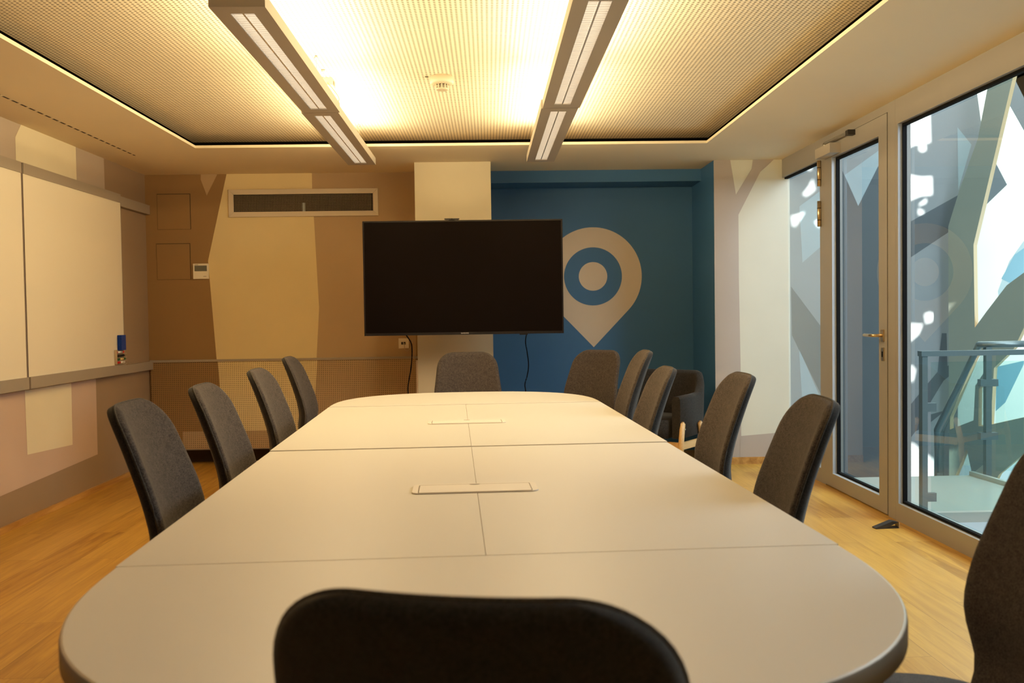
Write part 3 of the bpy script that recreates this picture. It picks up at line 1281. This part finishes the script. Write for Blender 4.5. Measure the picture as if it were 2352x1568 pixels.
zb0 = at(200, 847.5, 'x', XW).z
zb1 = (at(276, 466.7, 'x', XW).z + at(60, 399.5, 'x', XW).z) / 2
zt1 = (at(270, 445.5, 'x', XW).z + at(65, 376.7, 'x', XW).z) / 2
zl0 = (at(284, 858, 'x', XW).z + at(64, 892.8, 'x', XW).z) / 2
ya, yb = at(59, 640, 'x', XW).y, at(280.5, 640, 'x', XW).y
for k, (y0, y1, lab) in enumerate(((ya, yb, 'large whiteboard with pen tray and blue eraser, nearest the corner'),
                                   (ya - .022 - (yb - ya), ya - .022, 'large whiteboard cut off at the left edge of the photo'))):
    t = thing('whiteboard', lab, 'whiteboard', (XW, (y0 + y1) / 2, zb0), 0, 'whiteboards on the left wall')
    hl = (y1 - y0) / 2
    bm = NB()
    box(bm, -.007, 0, -hl, hl, 0, zb1 - zb0)
    obj('board_face', bm, 'board', t)
    bm = NB()
    box(bm, -.007, .006, -hl, hl, zb1 - zb0, zt1 - zb0)
    bevel(bm, .002, 1)
    obj('top_edge', bm, 'rail', t)
    bm = NB()
    box(bm, -.007, .012, -hl, hl, zl0 - zb0, 0)
    bevel(bm, .002, 1)
    obj('bottom_edge', bm, 'rail', t)
    for sa, sb_ in ((hl, hl + .004), (-hl - .004, -hl)):
        bm = NB()
        box(bm, -.007, .002, sa, sb_, zl0 - zb0, zt1 - zb0)
        obj('side_frame', bm, 'rail', t)
    if k:
        bm = NB()
        box(bm, -.0065, -.003, hl + .0045, hl + .0175, zl0 - zb0, zt1 - zb0)
        obj('joint_strip', bm, 'gap', t)

# eraser, pen tray and four markers
XB = XW + .0025
p0, p1 = at(275.5, 769.5, 'x', XB + .02), at(288.5, 803, 'x', XB + .02)
bm = NB()
box(bm, XB, XB + .030, p0.y, p1.y - .015, p1.z, p0.z)
bevel(bm, .006, 3)
er = thing('board_eraser', 'blue felt board eraser stuck on the whiteboard above the markers', 'eraser', (0, 0, 0))
o = obj('felt_pad', bm, 'bluefelt', er)
bm = NB()
box(bm, XB - .0005, XB + .0, p0.y + .004, p1.y - .02, p1.z + .004, p0.z - .004)
obj('magnet_back', bm, 'blackp', er)
hx0, hx1 = at(262.5, 804, 'x', XB).y, at(285.5, 804, 'x', XB).y
zr = [at(275, y, 'x', XB + .012).z for y in (808.5, 817, 824.5, 832.5)]
bm = NB()
hz0, hz1 = max(zr[3] - .018, zb0 + .002), zr[0] + .018
zr[3] = max(zr[3], zb0 + .0185)
box(bm, XB, XB + .003, hx0, hx1, hz0, hz1)
for z in zr:
    box(bm, XB + .003, XB + .020, hx0, hx1, z - .0145, z - .0115)
box(bm, XB + .003, XB + .020, hx0, hx0 + .002, hz0, hz1)
tag(obj('pen_tray', bm, 'clear'), 'clear four-slot marker holder at the lower corner of the whiteboard', 'pen holder')


def marker(z, y0, y1, caps, body, lab):
    t = thing('whiteboard_marker', lab, 'marker', (XB + .0115, (y0 + y1) / 2, z), 0, 'markers in the holder')
    h_ = (y1 - y0) / 2
    a_, b_ = caps
    bm = NB()
    tube(bm, [(0, -h_ + a_[1], 0), (0, h_ - b_[1], 0)], .0078, 14)
    obj('barrel', bm, body, t)
    bm = NB()
    tube(bm, [(0, -h_, 0), (0, -h_ + .003, 0), (0, -h_ + a_[1], 0)], [.0075, .0088, .0088], 14)
    obj('cap', bm, a_[0], t)
    bm = NB()
    tube(bm, [(0, h_ - b_[1], 0), (0, h_ - .004, 0), (0, h_, 0)], [.0084, .0084, .006], 14)
    obj('end_plug', bm, b_[0], t)


ys_ = hx0 + .004
marker(zr[0], ys_, ys_ + .140, (('red', .014), ('red', .036)), 'label_w', 'white marker with red ends, topmost in the holder')
marker(zr[1], ys_, ys_ + .148, (('inkblack', .06), ('inkblack', .03)), 'inkblack', 'all-black marker, second from the top in the holder')
marker(zr[2], ys_ + .012, ys_ + .162, (('green', .042), ('green', .040)), 'label_y', 'yellow marker with green ends, third in the holder')
marker(zr[3], ys_, ys_ + .145, (('red', .062), ('label_w', .02)), 'label_w', 'white marker with a long red cap, lowest in the holder')

# ------------------------------------------------------------------ ceiling things
# slot diffuser in the soffit
s0, s1 = at(-60, 190, 'z', H), at(310, 357, 'z', H)
bm = NB()
Ls = s1.y - s0.y
k = 0
y = s0.y
while y < s1.y:
    l = .055 if k % 2 == 0 else .03
    box(bm, s1.x - .006, s1.x + .006, y, min(y + .062, s1.y), H - .0012, H - .0002, 0)
    box(bm, s1.x - .003, s1.x + .003, y + .062, min(y + .09, s1.y + .03), H - .001, H - .0002, 1)
    y += .092
    k += 1
tag(obj('air_vent_slot', bm, ['slit', 'ceil']), 'thin dashed air slot in the ceiling above the whiteboards', 'air slot')

# smoke detector
sq = at(1015, 176, 'z', H2)
sd = thing('smoke_detector', 'round cream smoke detector on the perforated ceiling between the lights', 'smoke detector', (sq.x, sq.y, H2))
R0 = 27.2 * (sq - CAM).dot(FV) / F
bm = NB()
lathe(bm, [(0, -.0006), (R0 * .97, -.0006), (R0 * .97, -.020), (R0, -.022), (R0, -.034), (R0 * .9, -.041), (R0 * .60, -.044), (0, -.044)], n=40)
obj('detector_base', bm, 'det_pl', sd)
bm = NB()
r1 = R0 * .55
lathe(bm, [(r1 * .86, -.044), (r1 * .86, -.066)], n=24)
core = obj('chamber', bm, 'blackp', sd)
bm = NB()
for k in range(12):
    a = 2 * PI * k / 12
    tube(bm, [(r1 * math.cos(a), r1 * math.sin(a), -.043), (r1 * math.cos(a), r1 * math.sin(a), -.067)], .0035, 6)
for z in (-.0525, -.060):
    lathe(bm, [(r1 * .9, z - .001), (r1 * 1.03, z - .001), (r1 * 1.03, z + .001), (r1 * .9, z + .001)], n=24)
lathe(bm, [(0, -.074), (r1 * .8, -.0735), (r1 * 1.04, -.070), (r1 * 1.04, -.065), (0, -.065)], n=32)
obj('chamber_cage', bm, 'det_pl', sd)
q = at(980, 176, 'z', H2)
bm = NB()
box(bm, q.x - .009, q.x + .009, q.y - .011, q.y + .011, H2 - .0012, H2 - .0003)
tag(obj('ceiling_tag', bm, 'lcd'), 'tiny grey sticker on the ceiling beside the smoke detector', 'sticker')

# linear pendant lights
ZL = 2.24


def make_light(x, y0, y1, rz, lab):
    Ln = y1 - y0
    t = thing('pendant_light', lab, 'ceiling light', (x, (y0 + y1) / 2, ZL), rz, 'linear pendant lights')
    hw_, hl, hh_ = .0935, Ln / 2 - .002, .046
    lw_, ll = .0410, Ln / 2 - .072
    bm = NB()
    # bottom plate with opening, sides and ends
    box(bm, -hw_, -lw_, -hl, hl, 0, .006)
    box(bm, lw_, hw_, -hl, hl, 0, .006)
    box(bm, -lw_, lw_, -hl, -ll, 0, .006)
    box(bm, -lw_, lw_, ll, hl, 0, .006)
    box(bm, -hw_, -hw_ + .004, -hl, hl, .006, hh_)
    box(bm, hw_ - .004, hw_, -hl, hl, .006, hh_)
    box(bm, -hw_ + .004, hw_ - .004, -hl, -hl + .004, .006, hh_)
    box(bm, -hw_ + .004, hw_ - .004, hl - .004, hl, .006, hh_)
    obj('housing', bm, 'lamp', t)
    bm = NB()
    box(bm, -lw_, -lw_ + .0015, -ll, ll, .002, .030)
    box(bm, lw_ - .0015, lw_, -ll, ll, .002, .030)
    prism(bm, [(-.0035, -ll, .004), (.0035, -ll, .004), (.0008, -ll, .03), (-.0008, -ll, .03)], (0, 2 * ll, 0))
    n = int(2 * ll / .024)
    for k in range(n + 1):
        y = -ll + k * 2 * ll / n
        for s in (-1, 1):
            x0_, x1_ = sorted((s * .004, s * (lw_ - .0015)))
            box(bm, x0_, x1_, y - .0008, y + .0008, .005, .024)
    obj('louvre', bm, 'blade', t)
    bm = NB()
    box(bm, -lw_ + .0015, lw_ - .0015, -ll, ll, .0305, .034)
    obj('lamp_tube', bm, 'tube', t)
    bm = NB()
    for x_ in (-.05, .05):
        tube(bm, [(x_, -ll, .052), (x_, ll, .052)], .007, 10)
    obj('upper_tube', bm, 'upglow', t)
    for y in (-hl + .12, hl - .12):
        bm = NB()
        tube(bm, [(0, y, .034), (0, y, H2 - ZL - .01)], .0012, 6)
        tube(bm, [(0, y, H2 - ZL - .012), (0, y, H2 - ZL - .0005)], .009, 10)
        obj('suspension_wire', bm, 'steel', t)
    # lamps
    for nm, xx, zz, tilt, sx_, sy_, en, spread in (('uplight', -.05, .075, PI - .85, .06, Ln - .16, UP / 2, PI), ('uplight', .05, .075, PI + .85, .06, Ln - .16, UP / 2, PI),
                                                    ('downlight', 0, -.004, 0, .075, Ln - .2, DOWN, math.radians(160))):
        ld = bpy.data.lights.new(nm, 'AREA')
        ld.shape = 'RECTANGLE'
        ld.size, ld.size_y = sx_, sy_
        ld.energy = en
        ld.color = WARM
        ld.spread = spread
        lo_ = bpy.data.objects.new(nm, ld)
        C.objects.link(lo_)
        lo_.location = (xx, 0, zz)
        lo_.rotation_euler = (0, tilt, 0)
        lo_.parent = t
    return t


UP, DOWN = 26.0, 6.5
WARM = (1.0, .72, .37)
make_light(-.8255, 3.085, 4.680, .006, 'long grey pendant light on the left with a bare end face, nearest the camera')
make_light(-.8445, 4.684, 6.300, .006, 'long grey pendant light on the left, farther from the camera and nearer the vent')
make_light(.3835, 2.98, 4.625, .004, 'long grey pendant light on the right, nearest the camera and cut by the frame')
make_light(.3705, 4.629, 6.245, .004, 'long grey pendant light on the right, farther from the camera, above the blue wall')

# ceiling junction box and its lead
q = at(752, 196, 'z', H2 - .03)
jb = thing('junction_box', 'small white junction box on the ceiling beside the left pendant light', 'junction box', (q.x, q.y, H2))
bm = NB()
box(bm, -.035, .035, -.05, .05, -.040, -.0005)
bevel(bm, .004, 2)
obj('box_body', bm, 'det_pl', jb)
bm = NB()
box(bm, .0351, .037, -.02, .02, -.03, -.012)
obj('terminal_slot', bm, 'blackp', jb)
bm = NB()
tube(bm, spline([(.01, -.0505, -.03), (.05, -.10, -.08), (.085, -.15, -.14), (.07, -.20, -.175), (.055, -.23, -.19)]), .003, 6)
obj('lead', bm, 'cable_w', jb)

# ------------------------------------------------------------------ stair hall beyond the glass
YA = 8.70
bm = NB()
ol = [at(px, py, 'y', YA) for px, py in ((2243, 60), (2243, 205), (2254, 285), (2232, 400), (2206, 520), (2200, 700), (2200, 1500))]
ol = [Vector((1.2, YA, ol[-1].z)), Vector((1.2, YA, ol[0].z))] + ol
prism(bm, ol, (0, .1, 0))


def aw(pts, mi, off=e):
    orient(poly(bm, [tuple(at(px, py, 'y', YA) - Vector((0, off, 0))) for px, py in pts], mi), (0, -1, 0))


aw([(2060, 526), (2215, 440), (2195, 522), (2060, 612)], 1)
aw([(2199, 292), (2231, 332), (2201, 436)], 2)
aw([(2050, 215), (2090, 300), (2060, 420), (2040, 420)], 1)
aw([(2066, 430), (2084, 510), (2066, 520)], 2)
aw([(2163, 765), (2174, 765), (2176, 840), (2181, 838), (2181, 863), (2167, 874), (2138, 922), (2117, 983), (2103, 990), (2080, 1020), (2060, 1020), (2060, 960), (2080, 943), (2117, 897), (2153, 854)], 1)
aw([(2138, 951), (2172, 942), (2138, 969)], 1)
aw([(1836, 474), (1883, 439), (1890, 562), (1843, 603)], 2)
aw([(1817, 658), (1895, 762), (1895, 925), (1819, 770)], 1)
aw([(1835, 800), (1885, 915), (1842, 915)], 2)
aw([(1800, 380), (1813, 380), (1818, 1100), (1800, 1100)], 2)  # pale strip painted on the wall for a reflection in the narrow pane
aw([(1893, 250), (2064, 250), (2064, 1150), (1893, 1150)], 1, e * .5)
aw([(1918, 355), (1971, 473), (2030, 355), (2040, 250), (1905, 250)], 0)
aw([(1940, 402), (2026, 340), (2030, 355), (1971, 473)], 2, e * 1.5)
struct('wall_stairhall', bm, ['a_wall', 'a_dark', 'a_lite'])


def cutout(name, outline, holes, y, thick, mats, frame=None):
    """Flat panel with polygonal openings; cut faces get the edge material."""
    cu = bpy.data.curves.new(name, 'CURVE')
    cu.dimensions = '2D'
    cu.fill_mode = 'BOTH'
    cu.extrude = thick / 2
    for loop in [outline] + holes:
        s = cu.splines.new('POLY')
        s.points.add(len(loop) - 1)
        for p, (x, z) in zip(s.points, loop):
            p.co = (x, z, 0, 1)
        s.use_cyclic_u = True
    o = bpy.data.objects.new(name, cu)
    C.objects.link(o)
    bpy.context.view_layer.update()
    me = bpy.data.meshes.new_from_object(o.evaluated_get(bpy.context.evaluated_depsgraph_get()))
    bpy.data.objects.remove(o)
    me.transform((Matrix.Translation((0, y + thick / 2, 0)) if frame is None else frame @ Matrix.Translation((0, thick / 2, 0))) @ Matrix.Rotation(PI / 2, 4, 'X'))
    nrm = Vector((0, 1, 0)) if frame is None else frame.to_3x3() @ Vector((0, 1, 0))
    me.materials.clear()
    for m in mats:
        me.materials.append(M[m])
    me.update()
    for p in me.polygons:
        p.material_index = 0 if abs(p.normal.dot(nrm)) > .7 else 1
        p.use_smooth = False
    ob = bpy.data.objects.new(name, me)
    C.objects.link(ob)
    ob['kind'] = 'structure'
    return ob


# the pierced wall swings towards the room, its corner stands where the painted wall ends
OB = at(2178, 720, 'y', 8.55)
OB.z = 0
FB = Matrix.Translation(OB) @ Matrix.Rotation(math.radians(-46), 4, 'Z')
NBv = FB.to_3x3() @ Vector((0, 1, 0))
FBi = FB.inverted()


def xz(pts):
    out = []
    for px, py in pts:
        d = FV + RV * ((px - 1176) / F) - UV * ((py - 784) / F)
        p = FBi @ (CAM + d * ((OB - CAM).dot(NBv) / d.dot(NBv)))
        out.append((p.x, p.z))
    return out


outline = xz([(2278, 150), (2246, 318), (2203, 438), (2178, 520), (2181, 1350), (2520, 1350), (2520, -200), (2350, -200), (2300, 40)])
holes = [
    xz([(2333, 150), (2236, 562), (2239, 752), (2266, 715), (2312, 655), (2400, 590), (2470, 300), (2450, -60), (2380, -60)]),
    xz([(2360, 735), (2329, 800), (2283, 845), (2275, 975), (2352, 958), (2420, 935), (2430, 740)]),
    xz([(2262, 875), (2248, 893), (2247, 978), (2261, 979)]),
    xz([(2288, 1102), (2294, 1090), (2420, 985), (2430, 1180), (2330, 1150)]),
    xz([(2182, 958), (2240, 822), (2258, 800), (2260, 855), (2240, 885), (2236, 965), (2182, 986)]),
    xz([(2192, 1099), (2220, 1030), (2235, 1098)]),
]
cutout('wall_cutout', outline, holes, 0, .10, ['b_wall', 'edgewood'], FB)
# pale wall beyond the openings, with painted dark shards
YD = 10.0
bm = NB()
box(bm, 3.2, 9.0, YD, YD + .1, -3, 6, 0)


def dw(pts, mi, off=e):
    orient(poly(bm, [tuple(at(px, py, 'y', YD) - Vector((0, off, 0))) for px, py in pts], mi), (0, -1, 0))


dw([(2286, 372), (2313, 424), (2255, 480), (2268, 420)], 2)
dw([(2318, 240), (2352, 300), (2400, 420), (2400, 100), (2330, 180)], 2)
dw([(2330, 180), (2352, 225), (2400, 240), (2400, 100), (2340, 130)], 3)
dw([(2292, 668), (2318, 600), (2352, 552), (2420, 470), (2420, 720), (2300, 740)], 3)
dw([(2300, 640), (2330, 585), (2420, 520), (2420, 700)], 1, 2 * e)
dw([(2289, 842), (2352, 828), (2352, 835), (2309, 924), (2287, 944)], 1)
struct('wall_beyond', bm, ['b_mint', 'b_blue', 'a_dark', 'a_lite'])
# side wall of the hall, far right, and roof
bm = NB()
box(bm, 9.0, 9.1, -1, YD + .1, -3, 6)
struct('wall_hall_side', bm, 'a_wall')

# landing floor, lower floor
bm = NB()
p1, p2, p3 = at(2135, 1178, 'z', 0), at(2078, 1104, 'z', 0), at(2235, 1091, 'z', 0)
xe = 2.62
prism(bm, [(XR + .08, .3, 0), (xe, .3, 0), (xe, p1.y, 0), (6.0, p1.y, 0), (6.0, p3.y - .75, 0), (at(2340, 1122, 'z', 0).x, at(2340, 1122, 'z', 0).y, 0), (p3.x, p3.y, 0), (XR + .08, p3.y, 0)], (0, 0, -.06))
struct('floor_landing', bm, ['a_floor'])
bm = NB()
box(bm, XR + .08, 9.0, .3, YD, -.60, -.55)
struct('floor_lower', bm, 'a_low')
bm = NB()
k1 = at(2340, 1122, 'z', 0)
kd = Vector((k1.x - p3.x, k1.y - p3.y, 0)).normalized()
kn = Vector((kd.y, -kd.x, 0)) * .03
prism(bm, [p3, Vector((k1.x, k1.y, 0)), Vector((k1.x, k1.y, 0)) + kn, p3 + kn], (0, 0, .03))
struct('trim_3', bm, 'a_floor')

# glass balustrade on the landing edge
pb = at(2121, 1180, 'z', 0)
pt = at(2121, 806, 'y', pb.y)
ba = thing('glass_balustrade', 'glass balustrade with steel posts and handrail just beyond the big window', 'balustrade', (pb.x, pb.y, 0))
hgt = pt.z
bm = NB()
box(bm, -.016, .016, -.022, .022, 0.0, hgt - .03)
post = obj('post', bm, 'steel_d', ba)
bm = NB()
box(bm, 1.40, 1.432, -.022, .022, 0.0, hgt - .03)
obj('post', bm, 'steel_d', ba)
bm = NB()
box(bm, -.022, 2.4, -.026, .026, hgt - .03, hgt)
bevel(bm, .004, 2)
obj('handrail', bm, 'steel_d', ba)
bm = NB()
f = poly(bm, [(.045, 0, .015), (1.37, 0, .015), (1.37, 0, hgt - .065), (.045, 0, hgt - .065)])
orient(f, (0, -1, 0))
obj('glass_panel', bm, 'gl_rail', ba)
for x, dx in ((.016, .045), (1.355, .045)):
    for z in (hgt - .48 * hgt + .13, .10):
        bm = NB()
        box(bm, x, x + dx + .01, -.016, .016, z - .025, z + .025)
        bevel(bm, .003, 1)
        obj('clamp', bm, 'steel_d', ba)

# stair railing going down behind the landing
q0 = at(2268, 1098, 'z', 0)
q1 = at(2268, 793, 'y', q0.y)
sb = thing('stair_railing', 'steel and glass stair railing sloping down behind the landing', 'railing', (q0.x, q0.y, 0))
ori = Vector((q0.x, q0.y, 0))
a0 = at(2249, 791, 'y', q0.y) - ori
a1 = at(2352, 798, 'y', q0.y) - ori
a1 = a0 + (a1 - a0) * 1.4
a1.z = a0.z
b0 = at(2152, 985, 'y', 7.75) - ori
bm = NB()
box(bm, -.02, .02, -.02, .02, 0, a0.z - .02)
obj('post', bm, 'steel_d', sb)
bm = NB()
tube(bm, [a1, a0, b0, b0 - Vector((0, 0, .62))], .024, 8)
obj('handrail', bm, 'steel_d', sb)
bm = NB()
poly(bm, [a0 - Vector((-.03, 0, .04)), b0 - Vector((-.02, 0, .05)), b0 - Vector((-.02, 0, .62)), a0 - Vector((-.03, 0, .85))])
obj('glass_panel', bm, 'gl_rail', sb)
bm = NB()
poly(bm, [(.06, 0, .05), (.75, 0, .05), (.75, 0, a0.z - .06), (.06, 0, a0.z - .06)])
obj('glass_panel', bm, 'gl_rail', sb)
for z in (.30, a0.z - .27):
    bm = NB()
    box(bm, -.06, .065, -.022, .022, z - .025, z + .025)
    bevel(bm, .003, 1)
    obj('clamp', bm, 'steel_d', sb)
bm = NB()
cc = b0 - Vector((0, 0, .40))
box(bm, cc.x - .01, cc.x + .06, cc.y - .02, cc.y + .02, cc.z - .025, cc.z + .025)
obj('clamp', bm, 'steel_d', sb)

# ------------------------------------------------------------------ daylight: spot lamp for the sun, shaped by an added unseen gobo sheet
SPOT = Vector((8.6, -1.0, 6.6))
KF = .42                      # the gobo sheet stands this share of the way from the lamp to the wall
patches = [
    [(2066, 290), (2100, 270), (2135, 262), (2137, 328), (2118, 330), (2095, 335), (2068, 352)],
    [(2118, 326), (2126, 332), (2127, 345), (2118, 350), (2110, 344), (2110, 332)],
    [(2069, 388), (2088, 402), (2115, 407), (2140, 406), (2141, 448), (2115, 450), (2090, 460), (2071, 470)],
    [(2127, 456), (2128, 466), (2112, 473), (2110, 470)],
    [(2108, 478), (2122, 486), (2120, 493), (2109, 493)],
    [(2066, 742), (2119, 745), (2110, 768), (2090, 785), (2066, 795)],
    [(2122, 722), (2134, 717), (2147, 722), (2140, 740), (2126, 744)],
    [(2066, 838), (2095, 840), (2103, 850), (2097, 878), (2066, 868)],
    [(2066, 884), (2086, 890), (2084, 897), (2066, 895)],
    [(2066, 1012), (2100, 1020), (2117, 1036), (2150, 1060), (2150, 1130), (2066, 1130)],
    [(1847, 388), (1864, 379), (1864, 393)],
    [(1866, 410), (1873, 436), (1852, 452), (1842, 447), (1855, 430)],
    [(1815, 497), (1848, 487), (1839, 503), (1826, 522), (1819, 519)],
    [(1869, 508), (1890, 503), (1890, 522), (1877, 522)],
]
yS = SPOT.y + (YA - SPOT.y) * KF
hl_ = []
for pt_ in patches:
    lp = []
    for px, py in pt_:
        w_ = at(px, py, 'y', YA)
        s_ = SPOT + (w_ - SPOT) * KF
        lp.append((s_.x, s_.z))
    hl_.append(lp)
cxs = sum(x for l_ in hl_ for x, z in l_) / sum(len(l_) for l_ in hl_)
czs = sum(z for l_ in hl_ for x, z in l_) / sum(len(l_) for l_ in hl_)
gobo = cutout('sun_patch_gobo', [(cxs - 2.2, czs - 2.2), (cxs + 2.2, czs - 2.2), (cxs + 2.2, czs + 2.2), (cxs - 2.2, czs + 2.2)], hl_, yS, .004, ['a_wall', 'edgewood'])  # unseen sheet added to cut the lamp beam into sun patches
tgt = SPOT + (Vector((cxs, yS, czs)) - SPOT)
ld = bpy.data.lights.new('sun_beam', 'SPOT')
ld.energy = 46000
ld.color = (1.0, .96, .88)
ld.spot_size = math.radians(25)
ld.spot_blend = .05
ld.shadow_soft_size = .016
lo_ = bpy.data.objects.new('sun_beam', ld)
C.objects.link(lo_)
lo_.location = SPOT
lo_.rotation_euler = (tgt - SPOT).to_track_quat('-Z', 'Y').to_euler()


def area(name, loc, target, sx_, sy_, en, col, spread=PI):
    l = bpy.data.lights.new(name, 'AREA')
    l.shape = 'RECTANGLE'
    l.size, l.size_y = sx_, sy_
    l.energy = en
    l.color = col
    l.spread = spread
    o = bpy.data.objects.new(name, l)
    C.objects.link(o)
    o.location = loc
    o.rotation_euler = (Vector(target) - Vector(loc)).to_track_quat('-Z', 'Y').to_euler()
    return o


area('skylight', (5.0, 6.3, 4.9), (4.6, 6.8, 0), 4.0, 3.0, 170, (.86, .97, 1.0))
area('skylight_beyond', (6.3, 9.1, 5.0), (6.0, 9.6, 0), 3.0, 1.0, 150, (.88, 1.0, .95))
area('window_daylight', (4.6, 3.6, 3.2), (-2.0, 5.0, .5), 2.2, 2.2, 165, (.84, .93, 1.0))
area('hall_fill_low', (7.6, 8.7, 1.4), (5.6, 10.0, .4), 1.6, 1.2, 75, (.86, 1.0, .95))  # added lamp that brightens the lower part of the pale wall
# unseen fill lamp added overhead to lighten the near end of the room
area('rear_fill_lamp', (.2, .2, 2.33), (.2, .2, 0), 2.2, 1.4, 4, WARM)

# ------------------------------------------------------------------ world and colour
wd = bpy.data.worlds.new('world')
sc.world = wd
wd.use_nodes = True
bg = wd.node_tree.nodes['Background']
bg.inputs[0].default_value = (.62, .80, .86, 1)
bg.inputs[1].default_value = .35
sc.view_settings.view_transform = 'Standard'
sc.view_settings.look = 'None'
sc.view_settings.exposure = 0.40
vs_ = sc.view_settings
vs_.use_curve_mapping = True                  # soft shoulder so the bright ceiling rolls off gently
cm = vs_.curve_mapping
cm.white_level = (2.2, 2.2, 2.2)
cv = cm.curves[3]
cv.points[0].location = (0, 0)
cv.points[1].location = (1, 1)
for x, y in ((.5 / 2.2, .5), (.75 / 2.2, .70), (1.0 / 2.2, .835), (1.5 / 2.2, .955)):
    cv.points.new(x, y)
cm.update()
sc.cycles.use_denoising = True
sc.cycles.max_bounces = 10
sc.cycles.diffuse_bounces = 6
sc.cycles.glossy_bounces = 4
sc.cycles.transparent_max_bounces = 12
sc.cycles.sample_clamp_indirect = 6.0
